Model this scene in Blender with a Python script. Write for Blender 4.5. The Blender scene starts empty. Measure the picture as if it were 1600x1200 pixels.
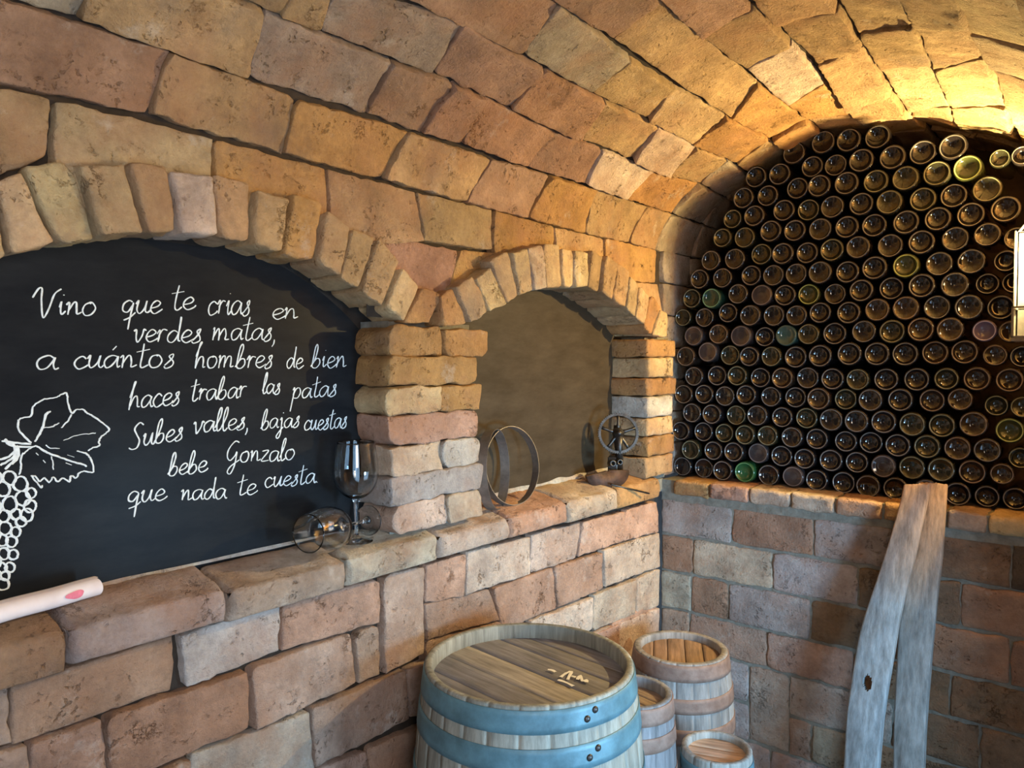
import bpy, bmesh, math, random
from mathutils import Vector, Matrix, noise
import numpy as np

random.seed(7)
SC = bpy.context.scene
COL = SC.collection

# ------------------------------------------------------------------ camera, world, lights, exposure
F_PX = 1161.0
YAW, PITCH = math.radians(39.3), math.radians(-1.83)
CAM = Vector((1.415, 0.0, 1.56))
L = 2.68                                   # plane of the end wall
cam_d = bpy.data.cameras.new('camera'); cam = bpy.data.objects.new('camera', cam_d); COL.objects.link(cam)
cam_d.sensor_width = 36.0; cam_d.lens = 36.0 * F_PX / 1600.0
cam_d.clip_start = 0.02
FW = Vector((-math.sin(YAW) * math.cos(PITCH), math.cos(YAW) * math.cos(PITCH), math.sin(PITCH)))
RT = Vector((math.cos(YAW), math.sin(YAW), 0)); UP = RT.cross(FW)
cam.matrix_world = Matrix(((RT.x, UP.x, -FW.x, CAM.x), (RT.y, UP.y, -FW.y, CAM.y), (RT.z, UP.z, -FW.z, CAM.z), (0, 0, 0, 1)))
SC.camera = cam

SC.view_settings.view_transform = 'Standard'
SC.view_settings.look = 'None'
SC.view_settings.gamma = 1.0
SC.view_settings.use_curve_mapping = False
SC.view_settings.exposure = 0.0

world = bpy.data.worlds.new('world'); SC.world = world
world.use_nodes = True
bg = world.node_tree.nodes['Background']
bg.inputs[0].default_value = (0.42, 0.68, 1.0, 1); bg.inputs[1].default_value = 5.0

LAMP, LAMP_W = Vector((1.236, 2.663, 1.875)), 122.0        # clear lamp inside the lantern
def add_light(name, kind, loc, energy, color, **kw):
    d = bpy.data.lights.new(name, kind); d.energy = energy; d.color = color
    for k, v in kw.items():
        if k != 'target': setattr(d, k, v)
    o = bpy.data.objects.new(name, d); COL.objects.link(o); o.location = loc
    if 'target' in kw:
        o.rotation_euler = (Vector(kw['target']) - Vector(loc)).to_track_quat('-Z', 'Y').to_euler()
    return o
# daylight through the window in the right-hand wall
add_light('window_daylight', 'AREA', (2.5, 1.30, .95), 100.0, (0.40, 0.72, 1.0), shape='RECTANGLE', size=.7, size_y=.6,
          target=(0.6, 1.75, .95))
# added fill light in an unseen, made-up doorway beside the camera (right-hand wall)
add_light('side_fill', 'AREA', (1.70, .05, 1.72), 16.5, (1.0, .80, .58), shape='RECTANGLE', size=.42, size_y=.60, target=(0.0, 0.65, 1.50))
FILL_DOOR = (-.60, .50, 0.0, 2.02)  # made-up opening, out of view, that lets the fill light in
WIN = (1.20, 2.02, 0.30, 1.15)              # window opening in the right wall: y0, y1, z0, z1

# ------------------------------------------------------------------ measuring helpers (photo point -> place on a surface)
def ray(x, y): return FW + RT * ((x - 800.0) / F_PX) - UP * ((y - 600.0) / F_PX)
def onX(x, y, X=0.0):
    d = ray(x, y); return CAM + d * ((X - CAM.x) / d.x)
def onY(x, y, Y=L):
    d = ray(x, y); return CAM + d * ((Y - CAM.y) / d.y)
def onZ(x, y, Z):
    d = ray(x, y); return CAM + d * ((Z - CAM.z) / d.z)

def catmull(pts, n=8, closed=False):
    P = [np.array(p, float) for p in pts]; out = []
    N = len(P)
    if N < 3 and not closed: return [tuple(p) for p in P]
    for i in range(N if closed else N - 1):
        if closed: a, b, c, d = P[(i - 1) % N], P[i], P[(i + 1) % N], P[(i + 2) % N]
        else: a, b, c, d = P[max(i - 1, 0)], P[i], P[i + 1], P[min(i + 2, N - 1)]
        for k in range(n):
            t = k / n
            out.append(tuple(0.5 * ((2 * b) + (c - a) * t + (2 * a - 5 * b + 4 * c - d) * t * t + (3 * b - a - 3 * c + d) * t ** 3)))
    if not closed: out.append(tuple(P[-1]))
    return out

# vault section (x, z), an extruded profile along y
PROF = [(0, 1.90), (0, 2.0), (.015, 2.07), (.045, 2.135), (.14, 2.226), (.29, 2.29), (.43, 2.339), (.56, 2.375), (.72, 2.385),
        (.87, 2.365), (1.0, 2.325), (1.14, 2.26), (1.3, 2.15), (1.45, 1.98), (1.55, 1.82), (1.6, 1.65), (1.62, 1.45)]
PD = np.array(catmull(PROF, 14))
PS = np.concatenate([[0], np.cumsum(np.hypot(*np.diff(PD, axis=0).T))])
def vault(s, y, h=0.0):
    s = min(max(s, 0.0), PS[-1])
    x = float(np.interp(s, PS, PD[:, 0])); z = float(np.interp(s, PS, PD[:, 1]))
    e = 0.03
    x0 = np.interp(s - e, PS, PD[:, 0]); x1 = np.interp(s + e, PS, PD[:, 0])
    z0 = np.interp(s - e, PS, PD[:, 1]); z1 = np.interp(s + e, PS, PD[:, 1])
    tx, tz = x1 - x0, z1 - z0
    l = math.hypot(tx, tz) or 1
    n = Vector((tz / l, 0, -tx / l))        # towards the room
    return Vector((x, y, z)) + n * h, n
_ang = np.arctan2(PD[:, 1] - CAM.z, PD[:, 0] - CAM.x)
def vhit(px):
    d = ray(*px); a = math.atan2(d.z, d.x)
    s = float(np.interp(-a, -_ang, PS))
    x = float(np.interp(s, PS, PD[:, 0])); z = float(np.interp(s, PS, PD[:, 1]))
    t = math.hypot(x - CAM.x, z - CAM.z) / math.hypot(d.x, d.z)
    return s, t * d.y

# ------------------------------------------------------------------ materials
def new_mat(name):
    m = bpy.data.materials.new(name); m.use_nodes = True
    nt = m.node_tree; b = nt.nodes['Principled BSDF']
    return m, nt, b
def node(nt, t, **kw):
    n = nt.nodes.new(t)
    for k, v in kw.items():
        if k.startswith('i_'):
            key = k[2:]; n.inputs[int(key) if key.isdigit() else key].default_value = v
        else: setattr(n, k, v)
    return n
def simple(name, col, rough=.6, metal=0.0, var=0.0, scale=20.0, bump=0.0, spec=None, stretch=None, col2=None):
    m, nt, b = new_mat(name)
    b.inputs['Base Color'].default_value = (*col, 1); b.inputs['Roughness'].default_value = rough; b.inputs['Metallic'].default_value = metal
    if spec is not None: b.inputs['Specular IOR Level'].default_value = spec
    if var or bump or col2:
        tc = node(nt, 'ShaderNodeTexCoord'); mp = node(nt, 'ShaderNodeMapping')
        if stretch: mp.inputs['Scale'].default_value = stretch
        nt.links.new(tc.outputs['Object'], mp.inputs[0])
        nz = node(nt, 'ShaderNodeTexNoise', i_Scale=scale, i_Detail=6.0, i_Roughness=0.65)
        nt.links.new(mp.outputs[0], nz.inputs['Vector'])
        if var or col2:
            cr = node(nt, 'ShaderNodeValToRGB')
            c2 = col2 or tuple(c * (1 + var) for c in col)
            c1 = col if col2 else tuple(c * (1 - var) for c in col)
            cr.color_ramp.elements[0].position = .35; cr.color_ramp.elements[1].position = .68
            cr.color_ramp.elements[0].color = (*c1, 1); cr.color_ramp.elements[1].color = (*c2, 1)
            nt.links.new(nz.outputs[0], cr.inputs[0]); nt.links.new(cr.outputs[0], b.inputs['Base Color'])
        if bump:
            bp = node(nt, 'ShaderNodeBump', i_Strength=bump, i_Distance=.01)
            nt.links.new(nz.outputs[0], bp.inputs['Height']); nt.links.new(bp.outputs[0], b.inputs['Normal'])
    return m

def brick_material(name):
    """Hand-made adobe brick: colour of each brick from its attribute, mottling, sooty and limy stains, pits."""
    m, nt, b = new_mat(name)
    at = node(nt, 'ShaderNodeAttribute', attribute_name='tint')
    tc = node(nt, 'ShaderNodeTexCoord')
    lk = nt.links.new
    def nz(scale, det=5.0, rough=.6):
        n = node(nt, 'ShaderNodeTexNoise', i_Scale=scale, i_Detail=det, i_Roughness=rough)
        lk(tc.outputs['Object'], n.inputs['Vector']); return n
    def ramp(src, p0, p1, c0, c1):
        r = node(nt, 'ShaderNodeValToRGB'); e = r.color_ramp.elements
        e[0].position, e[1].position = p0, p1; e[0].color = (*c0, 1); e[1].color = (*c1, 1)
        lk(src, r.inputs[0]); return r
    def mix(mode, fac, a, c):
        x = node(nt, 'ShaderNodeMix', data_type='RGBA', blend_type=mode)
        if isinstance(fac, float): x.inputs[0].default_value = fac
        else: lk(fac, x.inputs[0])
        for v, k in ((a, 6), (c, 7)):
            if isinstance(v, tuple): x.inputs[k].default_value = (*v, 1)
            else: lk(v, x.inputs[k])
        return x.outputs[2]
    mott = ramp(nz(9.0).outputs[0], .3, .72, (.60, .55, .52), (1.26, 1.25, 1.22))
    c = mix('MULTIPLY', .85, at.outputs['Color'], mott.outputs[0])
    fine = ramp(nz(75.0, 4.0, .7).outputs[0], .3, .7, (.82, .81, .80), (1.13, 1.12, 1.1))
    c = mix('MULTIPLY', .9, c, fine.outputs[0])
    red = ramp(nz(5.3, 7.0, .65).outputs[0], .47, .68, (0, 0, 0), (.55, .55, .55))
    c = mix('MIX', red.outputs[0], c, (.36, .18, .10))
    soot = ramp(nz(4.1, 8.0, .68).outputs[0], .55, .74, (0, 0, 0), (.55, .55, .55))
    c = mix('MIX', soot.outputs[0], c, (.17, .14, .125))
    lime = ramp(nz(6.7, 8.0, .7).outputs[0], .60, .74, (0, 0, 0), (.5, .5, .5))
    c = mix('MIX', lime.outputs[0], c, (.66, .63, .58))
    # pits
    vo = node(nt, 'ShaderNodeTexVoronoi', i_Scale=48.0); vo.inputs['Randomness'].default_value = 1.0
    wob = nz(20.0)
    add = node(nt, 'ShaderNodeMixRGB', blend_type='ADD', i_Fac=.12)
    lk(tc.outputs['Object'], add.inputs[1]); lk(wob.outputs['Color'], add.inputs[2]); lk(add.outputs[0], vo.inputs['Vector'])
    gate = ramp(nz(13.0).outputs[0], .52, .62, (1, 1, 1), (0, 0, 0))
    pit = ramp(vo.outputs['Distance'], .12, .34, (0, 0, 0), (1, 1, 1))
    pg = node(nt, 'ShaderNodeMath', operation='MAXIMUM'); lk(pit.outputs[0], pg.inputs[0]); lk(gate.outputs[0], pg.inputs[1])
    c = mix('MULTIPLY', .55, c, ramp(pg.outputs[0], 0, 1, (.42, .34, .28), (1, 1, 1)).outputs[0])
    lk(c, b.inputs['Base Color'])
    b.inputs['Roughness'].default_value = .88; b.inputs['Specular IOR Level'].default_value = .25
    # hairline cracks
    vc = node(nt, 'ShaderNodeTexVoronoi', i_Scale=4.2, feature='DISTANCE_TO_EDGE')
    wb2 = nz(11.0, 8.0, .75); ad2 = node(nt, 'ShaderNodeMixRGB', blend_type='ADD', i_Fac=.34)
    lk(tc.outputs['Object'], ad2.inputs[1]); lk(wb2.outputs['Color'], ad2.inputs[2]); lk(ad2.outputs[0], vc.inputs['Vector'])
    ck = ramp(vc.outputs['Distance'], .004, .016, (0, 0, 0), (1, 1, 1)); cg = ramp(nz(7.7).outputs[0], .57, .63, (1, 1, 1), (0, 0, 0))
    ckm = node(nt, 'ShaderNodeMath', operation='MAXIMUM'); lk(ck.outputs[0], ckm.inputs[0]); lk(cg.outputs[0], ckm.inputs[1])
    c2 = mix('MULTIPLY', .8, c, ramp(ckm.outputs[0], 0, 1, (.40, .32, .27), (1, 1, 1)).outputs[0])
    lk(c2, b.inputs['Base Color'])
    h1 = nz(30.0, 9.0, .74); h2 = nz(150.0, 3.0, .6)
    s1 = node(nt, 'ShaderNodeMath', operation='MULTIPLY_ADD'); lk(h2.outputs[0], s1.inputs[0]); s1.inputs[1].default_value = .35; lk(h1.outputs[0], s1.inputs[2])
    s2 = node(nt, 'ShaderNodeMath', operation='MULTIPLY_ADD'); lk(pg.outputs[0], s2.inputs[0]); s2.inputs[1].default_value = .5; lk(s1.outputs[0], s2.inputs[2])
    s3 = node(nt, 'ShaderNodeMath', operation='MULTIPLY_ADD'); lk(ckm.outputs[0], s3.inputs[0]); s3.inputs[1].default_value = .5; lk(s2.outputs[0], s3.inputs[2]); s2 = s3
    bp = node(nt, 'ShaderNodeBump', i_Strength=1.0, i_Distance=.013)
    lk(s2.outputs[0], bp.inputs['Height']); lk(bp.outputs[0], b.inputs['Normal'])
    return m

M_BRICK = brick_material('adobe_brick')
M_JOINT = simple('dark_joint', (.030, .019, .012), .95, var=.35, scale=30, bump=.5)
M_MORTAR = simple('grey_mortar', (.19, .18, .155), .95, var=.25, scale=35, bump=.6)
M_BOARD = None

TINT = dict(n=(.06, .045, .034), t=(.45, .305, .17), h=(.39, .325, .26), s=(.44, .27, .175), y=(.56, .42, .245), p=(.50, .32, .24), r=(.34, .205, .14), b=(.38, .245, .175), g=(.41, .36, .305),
            w=(.60, .565, .52), o=(.47, .275, .115), d=(.095, .070, .056), q=(.23, .165, .115), m=(.43, .315, .25), v=(.425, .385, .378), k=(.56, .45, .37))  # d, q: darkened tints for the shaded right end wall

# ------------------------------------------------------------------ masonry builder
class Masonry:
    def __init__(s): s.v = []; s.f = []; s.t = []; s.m = []
    def grid(s, pts, nu, nv, tint, mat, flip=False):
        o = len(s.v); s.v += pts; s.t += [tint] * len(pts)
        for j in range(nv - 1):
            for i in range(nu - 1):
                a = o + j * nu + i
                q = (a, a + 1, a + nu + 1, a + nu)
                s.f.append(q[::-1] if flip else q); s.m.append(mat)
    def brick(s, fn, lu, lv, tint, depth=.06, gap=.005, prot=0.0, r=.006, step=.022, rough=.0035, wob=.004, flip=False, tilt=0.0, skirt=1, chip=.8):
        """fn(u, v, h) -> point; the face is a rounded, uneven pillow whose rim drops back by depth."""
        seed = random.random() * 100
        if isinstance(tint, str): tint = TINT[tint]
        k = random.uniform(.82, 1.12); tint = tuple(c * k * random.uniform(.97, 1.03) for c in tint)
        gu, gv = gap * .5 / lu, gap * .5 / lv
        def axis(l):
            n = max(3, min(26, int(l / step)))
            core = [r / l + (1 - 2 * r / l) * i / n for i in range(n + 1)]
            ring = [-(k + 1) for k in range(skirt)][::-1]
            return [('s', 0, x) for x in ring] + [('n', 0, 0), ('n', .32 * r / l, 0)] + [('n', x, 0) for x in core] + [('n', 1 - .32 * r / l, 0), ('n', 1, 0)] + [('s', 1, x) for x in ring[::-1]]
        U, V = axis(lu), axis(lv)
        tu, tv = random.uniform(-tilt, tilt), random.uniform(-tilt, tilt)
        cr = [random.uniform(.3, 1.0) ** 2 * .018 * chip for _ in range(4)]
        pts = []
        for kv, v, sv in V:
            for ku, u, su in U:
                du, dv = min(u, 1 - u) * lu, min(v, 1 - v) * lv
                h = prot + (u - .5) * tu + (v - .5) * tv
                d = min(du, dv)
                uu, vv = u, v
                # knocked-off corners
                ci = (0 if u < .5 else 1) + (0 if v < .5 else 2)
                cd = du + dv
                if cd < cr[ci] * 1.6:
                    pull = (cr[ci] * 1.6 - cd) * .42
                    uu += (1 if u < .5 else -1) * pull / lu; vv += (1 if v < .5 else -1) * pull / lv
                if d < r:
                    h -= r - math.sqrt(max(r * r - (r - d) ** 2, 0)) 
                skd = max(-su, -sv)
                if skd: h -= depth * skd / skirt
                x = gu + uu * (1 - 2 * gu); y = gv + vv * (1 - 2 * gv)
                p0 = fn(x, y, h)
                e = max(0, 1 - d / .03)
                n1 = noise.noise(p0 * 24 + Vector((seed, 0, 0))); n2 = noise.noise(p0 * 24 + Vector((0, seed, 7)))
                n4 = noise.noise(p0 * 62 + Vector((5, seed, 7))); n5 = noise.noise(p0 * 62 + Vector((seed, 5, 17)))
                x += (wob * n1 * e + .0032 * n4 * e) / lu; y += (wob * n2 * e + .0032 * n5 * e) / lv
                n3 = noise.noise(p0 * 15 + Vector((0, 3, seed))) + .6 * noise.noise(p0 * 42 + Vector((0, 3, seed))) + .4 * noise.noise(p0 * 95 + Vector((0, 3, seed)))
                pts.append(fn(x, y, h + rough * n3 * (1 if not skd else 0)))
        s.grid(pts, len(U), len(V), tint, 0, flip)
    def quad(s, a, b, c, d, tint=(.2, .2, .2), mat=1):
        o = len(s.v); s.v += [Vector(p) for p in (a, b, c, d)]; s.t += [tint] * 4; s.f.append((o, o + 1, o + 2, o + 3)); s.m.append(mat)
    def build(s, name, mats, smooth=True):
        me = bpy.data.meshes.new(name); me.from_pydata([tuple(v) for v in s.v], [], s.f)
        at = me.color_attributes.new('tint', 'FLOAT_COLOR', 'POINT')
        at.data.foreach_set('color', np.array([(*t, 1) for t in s.t], np.float32).ravel())
        for m in mats: me.materials.append(m)
        me.polygons.foreach_set('material_index', s.m)
        me.polygons.foreach_set('use_smooth', [smooth] * len(s.f))
        me.update(); o = bpy.data.objects.new(name, me); COL.objects.link(o)
        return o
def structure(o): o['kind'] = 'structure'; return o

def quadfn(bl, br, tr, tl, n):
    bl, br, tr, tl = [Vector(p) for p in (bl, br, tr, tl)]; n = Vector(n)
    def fn(u, v, h): return bl * ((1 - u) * (1 - v)) + br * (u * (1 - v)) + tr * (u * v) + tl * ((1 - u) * v) + n * h
    return fn, ((br - bl).length + (tr - tl).length) / 2, ((tl - bl).length + (tr - br).length) / 2

# ---- facing of the left wall: u runs along -y?  keep (u: +y, v: +z, normal +x) -> needs flip
def wall_quad(ms, px, tint, X=0.0, **kw):          # px: TL, TR, BR, BL in the photograph
    tl, tr, br, bl = [onX(x, y, X) for x, y in px]
    fn, lu, lv = quadfn(bl, br, tr, tl, (1, 0, 0))
    ms.brick(fn, lu, lv, tint, **kw)

def wall_rect(ms, y0, y1, z0, z1, tint, X=0.0, **kw):
    fn, lu, lv = quadfn((X, y0, z0), (X, y1, z0), (X, y1, z1), (X, y0, z1), (1, 0, 0))
    ms.brick(fn, lu, lv, tint, **kw)

# =========================================================== LEFT WALL below the sill
lw = Masonry()
LOW = [
 ('b', [(17,1070),(273,993),(268,1078),(20,1163)]), ('m', [(-70,1092),(13,1068),(16,1160),(-70,1190)]), ('w', [(283,993),(438,945),(435,1017),(292,1075)]),
 ('p', [(443,940),(593,905),(592,972),(440,1017)]), ('m', [(598,900),(663,885),(663,1020),(600,1053)]), ('p', [(665,882),(725,864),(724,932),(665,943)]),
 ('k', [(729,862),(829,838),(829,897),(727,929)]), ('k', [(831,836),(907,816),(901,872),(831,897)]), ('p', [(911,816),(977,799),(977,845),(903,870)]),
 ('p', [(979,797),(1028,783),(1028,831),(973,846)]), ('m', [(665,944),(765,921),(780,968),(665,1000)]), ('p', [(772,920),(867,886),(869,951),(785,985)]),
 ('p', [(869,886),(941,864),(941,920),(872,949)]), ('k', [(943,860),(1031,832),(1031,885),(945,917)]), ('k', [(830,970),(927,934),(925,985),(835,1015)]),
 ('k', [(930,930),(995,905),(994,960),(928,987)]), ('k', [(996,904),(1031,888),(1030,947),(996,959)]), ('p', [(932,990),(966,975),(966,1045),(935,1056)]),
 ('k', [(968,975),(1030,950),(1029,1030),(968,1065)]), ('p', [(785,988),(832,974),(832,1060),(785,1080)]), ('m', [(665,1003),(783,972),(783,1080),(665,1110)]),
 ('b', [(45,1162),(158,1123),(170,1230),(45,1275)]), ('m', [(-70,1194),(42,1163),(44,1275),(-70,1310)]), ('r', [(163,1122),(387,1050),(390,1137),(174,1232)]),
 ('m', [(392,1045),(550,988),(556,1068),(400,1140)]), ('m', [(555,990),(593,976),(596,1055),(562,1068)]), ('g', [(300,1180),(484,1113),(492,1215),(300,1290)]),
 ('m', [(487,1108),(634,1048),(640,1124),(492,1198)]), ('m', [(636,1046),(720,1013),(720,1095),(642,1122)]), ('m', [(497,1202),(575,1172),(578,1262),(500,1290)]),
 ('b', [(578,1170),(720,1110),(720,1200),(580,1260)]), ('r', [(176,1236),(298,1190),(298,1290),(176,1335)]),
]
for t, q in LOW:
    wall_quad(lw, q, t, prot=random.uniform(-.002, .006), gap=-.0005, tilt=.006, depth=.03, step=.016, r=.0045, chip=.5)
# rows nearer the floor and behind the camera, seldom seen
z = .58
rows = [(0.0, .155), (.155, .31), (.31, .45), (.45, .60)]
for k, (z0, z1) in enumerate(rows):
    y = 1.02 if k < 3 else 1.55
    y0 = y
    while y0 < 2.6:
        y1 = min(y0 + random.uniform(.2, .36), 2.68)
        if k == 3 and y0 > 1.5: wall_rect(lw, y0, y1, z0, z1, random.choice('pmk'), prot=-.004, depth=.04, step=.05)
        elif k < 3: wall_rect(lw, y0, y1, z0, z1, random.choice('pmk'), prot=-.004, depth=.04, step=.05)
        y0 = y1
for k in range(7):
    y1 = .36
    z0, z1 = k * .148, (k + 1) * .148
    while y1 > -.9:
        y0 = y1 - random.uniform(.25, .4); wall_rect(lw, y0, y1, z0, z1, random.choice('brm'), depth=.04, step=.05); y1 = y0
for k in range(6):
    y1 = 1.02
    z0, z1 = k * .125, (k + 1) * .125
    if z1 > .76: break
    while y1 > .37:
        y0 = max(y1 - random.uniform(.22, .34), .36); wall_rect(lw, y0, y1, z0, z1, random.choice('brm'), prot=-.012, depth=.03, step=.05); y1 = y0
lw.quad((-.026, -.95, 0), (-.026, 3.2, 0), (-.026, 3.2, 1.05), (-.026, -.95, 1.05))

# ---- spandrels above the two niches (flat bricks between the arch rings and the springing line of the vault)
def zA1(y): return 1.07 + math.sqrt(max(.72 ** 2 - (y - .74) ** 2, 0))       # soffit of the wide arch
def zA2(y): return 1.645 + math.sqrt(max(1 - ((y - 2.06) / .49) ** 2, 0)) * .135
SP = [
 ('t', [(-70,118),(80,153),(76,246),(-70,300)]), ('y', [(84,153),(333,215),(332,330),(80,330)]), ('o', [(335,216),(508,262),(517,395),(335,330)]),
 ('t', [(512,262),(649,299),(661,377),(519,395)]), ('t', [(652,299),(768,327),(768,392),(664,377)]), ('o', [(770,327),(864,354),(866,400),(770,400)]),
 ('t', [(866,354),(943,371),(943,418),(868,402)]), ('o', [(945,371),(1027,390),(1025,442),(945,440)]),
 ('r', [(556,360),(717,390),(700,470),(590,480)]), ('o', [(718,390),(800,397),(780,440),(700,460)]), ('t', [(960,438),(1027,443),(1040,520),(1000,500)]),
]
for t, q in SP: wall_quad(lw, q, t, prot=random.uniform(-.002, .004), gap=.004, tilt=.004, depth=.04, r=.003, chip=.4, step=.016)
for k in range(6):      # left end of the wide niche and the wall behind the camera
    y1 = .30
    z0, z1 = 1.04 + k * .16, 1.04 + (k + 1) * .16
    while y1 > -.9:
        y0 = y1 - random.uniform(.25, .4); wall_rect(lw, y0, y1, z0, z1, random.choice('tbo'), depth=.04, step=.05); y1 = y0
for k in range(7):      # recess beside the bottles
    z0, z1 = 1.09 + k * .13, 1.09 + (k + 1) * .13
    wall_rect(lw, 2.69, 2.93, z0, z1, 'g', X=-.004, depth=.04, step=.04); wall_rect(lw, 2.93, 3.24, z0, z1, 'g', X=-.004, depth=.04, step=.06)
N = 60
for i in range(N):      # joint bed behind the spandrels, stopped at the niches
    for j in range(26):
        ya, yb = -.95 + 4.15 * i / N, -.95 + 4.15 * (i + 1) / N
        za, zb = 1.04 + .96 * j / 26, 1.04 + .96 * (j + 1) / 26
        yc, zc = (ya + yb) / 2, (za + zb) / 2
        if .29 < yc < 1.30 and zc < zA1(max(min(yc, 1.4), .1)) + .07: continue
        if 1.36 < yc < 2.66 and zc < max(zA2(yc), 1.62) + .07: continue
        lw.quad((-.026, ya, za), (-.026, yb, za), (-.026, yb, zb), (-.026, ya, zb))
lw.quad((-.15, -.95, 0.9), (-.15, 3.2, 0.9), (-.15, 3.2, 2.1), (-.15, -.95, 2.1))   # closes the niches
# left reveal of the wide niche
for k in range(5):
    fn, lu, lv = quadfn((-.10, .30, 1.1 + k * .11), (0.0, .30, 1.1 + k * .11), (0.0, .30, 1.21 + k * .11), (-.10, .30, 1.21 + k * .11), (0, 1, 0))
    lw.brick(fn, lu, lv, 't', depth=.03, step=.05, flip=True)
structure(lw.build('wall_left', [M_BRICK, M_JOINT]))

# =========================================================== blocks with three visible sides: piers, sill, arch rings
def block(ms, front, back_off, tint, n, **kw):
    """front: BL, BR, TR, TL points; deep skirt makes the returns of the block."""
    fn, lu, lv = quadfn(*front, n)
    kw.setdefault('r', .005); kw.setdefault('step', .015); kw.setdefault('chip', .55); kw.setdefault('skirt', 5)
    ms.brick(fn, lu, lv, tint, depth=back_off, **kw)

XP = .03
pier = Masonry()
PZ = [(510, 555), (558, 602), (606, 649), (652, 697), (700, 746), (748, 791), (793, 838)]
PB = [('o', 606, 695, 0), ('o', 697, 763, 0), ('o', 606, 744, 1), ('y', 604, 689, 2), ('o', 691, 750, 2), ('p', 608, 749, 3), ('k', 611, 691, 4), ('w', 693, 752, 4),
      ('v', 609, 752, 5), ('k', 612, 697, 6), ('k', 698, 753, 6)]
for t, a, b, k in PB:
    z1 = onX(610, PZ[k][0], XP).z; z0 = onX(610, PZ[k][1], XP).z
    ya, yb = onX(a, 650, XP).y, onX(b, 650, XP).y
    block(pier, [(XP, ya, z0), (XP, yb, z0), (XP, yb, z1), (XP, ya, z1)], .117, t, (1, 0, 0), gap=-.003, prot=random.uniform(-.005, .005), tilt=.010, wob=.008, rough=.006, chip=.95)
pier.quad((-.02, 1.26, 1.1), (-.02, 1.56, 1.1), (-.02, 1.56, 1.66), (-.02, 1.26, 1.66)); pier.quad((-.02, 1.26, 1.1), (-.13, 1.26, 1.1), (-.13, 1.26, 1.66), (-.02, 1.26, 1.66))
pier.quad((-.02, 1.56, 1.66), (-.13, 1.56, 1.66), (-.13, 1.56, 1.1), (-.02, 1.56, 1.1))
structure(pier.build('trim_1', [M_BRICK, M_MORTAR]))

XJ = .04
jamb = Masonry()
JZ = [529, 558, 591, 620, 654, 684, 716, 749]
for k in range(7):
    z1 = onX(1010, JZ[k], XJ).z; z0 = onX(1010, JZ[k + 1], XJ).z
    ya = onX(1012, 600, XJ).y + random.uniform(-.012, .012); yb = 2.705 + random.uniform(-.015, .02)
    block(jamb, [(XJ, ya, z0), (XJ, yb, z0), (XJ, yb, z1), (XJ, ya, z1)], .156, 'oyotyot'[k] if k != 3 else 'w', (1, 0, 0), gap=.004, prot=random.uniform(-.003, .003), tilt=.004, wob=.004, r=.008)
jamb.quad((.0, 2.53, 1.09), (.0, 2.7, 1.09), (.0, 2.7, 1.65), (.0, 2.53, 1.65)); jamb.quad((.0, 2.56, 1.09), (-.14, 2.56, 1.09), (-.14, 2.56, 1.65), (.0, 2.56, 1.65))
structure(jamb.build('trim_2', [M_BRICK, M_MORTAR]))

# sill of both niches: bricks lying flat, the top rising a little towards the boards
XS = .040
sill = Masonry()
SJ = [(-70, 'r'), (106, 'g'), (357, 'm'), (543, 'k'), (686, 'k'), (797, 'p'), (888, 'k'), (966, 'o'), (1031, None)]
for (a, t), (b, _) in zip(SJ[:-1], SJ[1:]):
    ya, yb = onX(a, 850, XS).y, onX(b, 850, XS).y
    z0, z1 = 1.032 + random.uniform(-.006, .004), 1.100 + random.uniform(-.006, .006)
    nseg = 8
    # front face and top as one bent strip: v in 0..1 -> up the front, then back over the top
    bev = .014; XB = -.087 if b <= 690 else -.117
    path = [(XS - .05, z0 + .004), (XS - .008, z0 + .002), (XS, z0 + .012), (XS + .003, (z0 + z1) / 2), (XS - .001, z1 - bev), (XS - bev * .5, z1 - .003), (XS - bev * 1.6, z1 + .002), (XS - .06, z1 + .012), (XB + .008, z1 + .028), (XB, z1 + .020)]
    path = catmull(path, 3)
    nu = max(6, int((yb - ya) / .02)); seed = random.random() * 90
    pts = []
    tint = tuple(c * random.uniform(.93, 1.07) for c in TINT[t])
    us = [0, 0, .006 / (yb - ya)] + [.014 / (yb - ya) + (1 - .028 / (yb - ya)) * i / nu for i in range(nu + 1)] + [1 - .006 / (yb - ya), 1, 1]
    for (x, zz) in path:
        for iu, u in enumerate(us):
            y = ya + .003 + u * (yb - ya - .006)
            p = Vector((x, y, zz)); d = min(u, 1 - u) * (yb - ya)
            dx = -(.012 - math.sqrt(max(.012 ** 2 - (.012 - min(d, .012)) ** 2, 0)))
            if iu in (0, len(us) - 1): dx = -.05
            nn = noise.noise(p * 22 + Vector((seed, 0, 0))) * .006 + noise.noise(p * 60 + Vector((seed, 0, 9))) * .0035
            up = zz > z1 - .004
            q = p + Vector((nn + (dx if not up else dx * .3), 0, nn * .6 + (dx if up else 0)))
            q.y += noise.noise(p * 30 + Vector((0, seed, 0))) * .004 * max(0, 1 - d / .04)
            pts.append(q)
    sill.grid(pts, len(us), len(path), tint, 0)
for yb0, yb1, xb, wd in ((1.60, 2.52, -.119, .016), (.38, 1.17, -.089, .006)):     # pale mortar run along the foot of the boards
    pts = []; nn = 60
    for kx in range(4):
        for iy in range(nn + 1):
            yy = yb0 + (yb1 - yb0) * iy / nn; q = noise.noise(Vector((yy * 14, 3.1, xb * 30)))
            pts.append(Vector((xb + .001 + kx / 3 * wd * (.7 + .7 * q), yy, 1.129 + wd * (.75 if kx == 0 else (.5 if kx == 1 else (.2 if kx == 2 else -.25))) * (1 + .6 * q))))
    sill.grid(pts, nn + 1, 4, (.52, .52, .50), 0)
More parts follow.
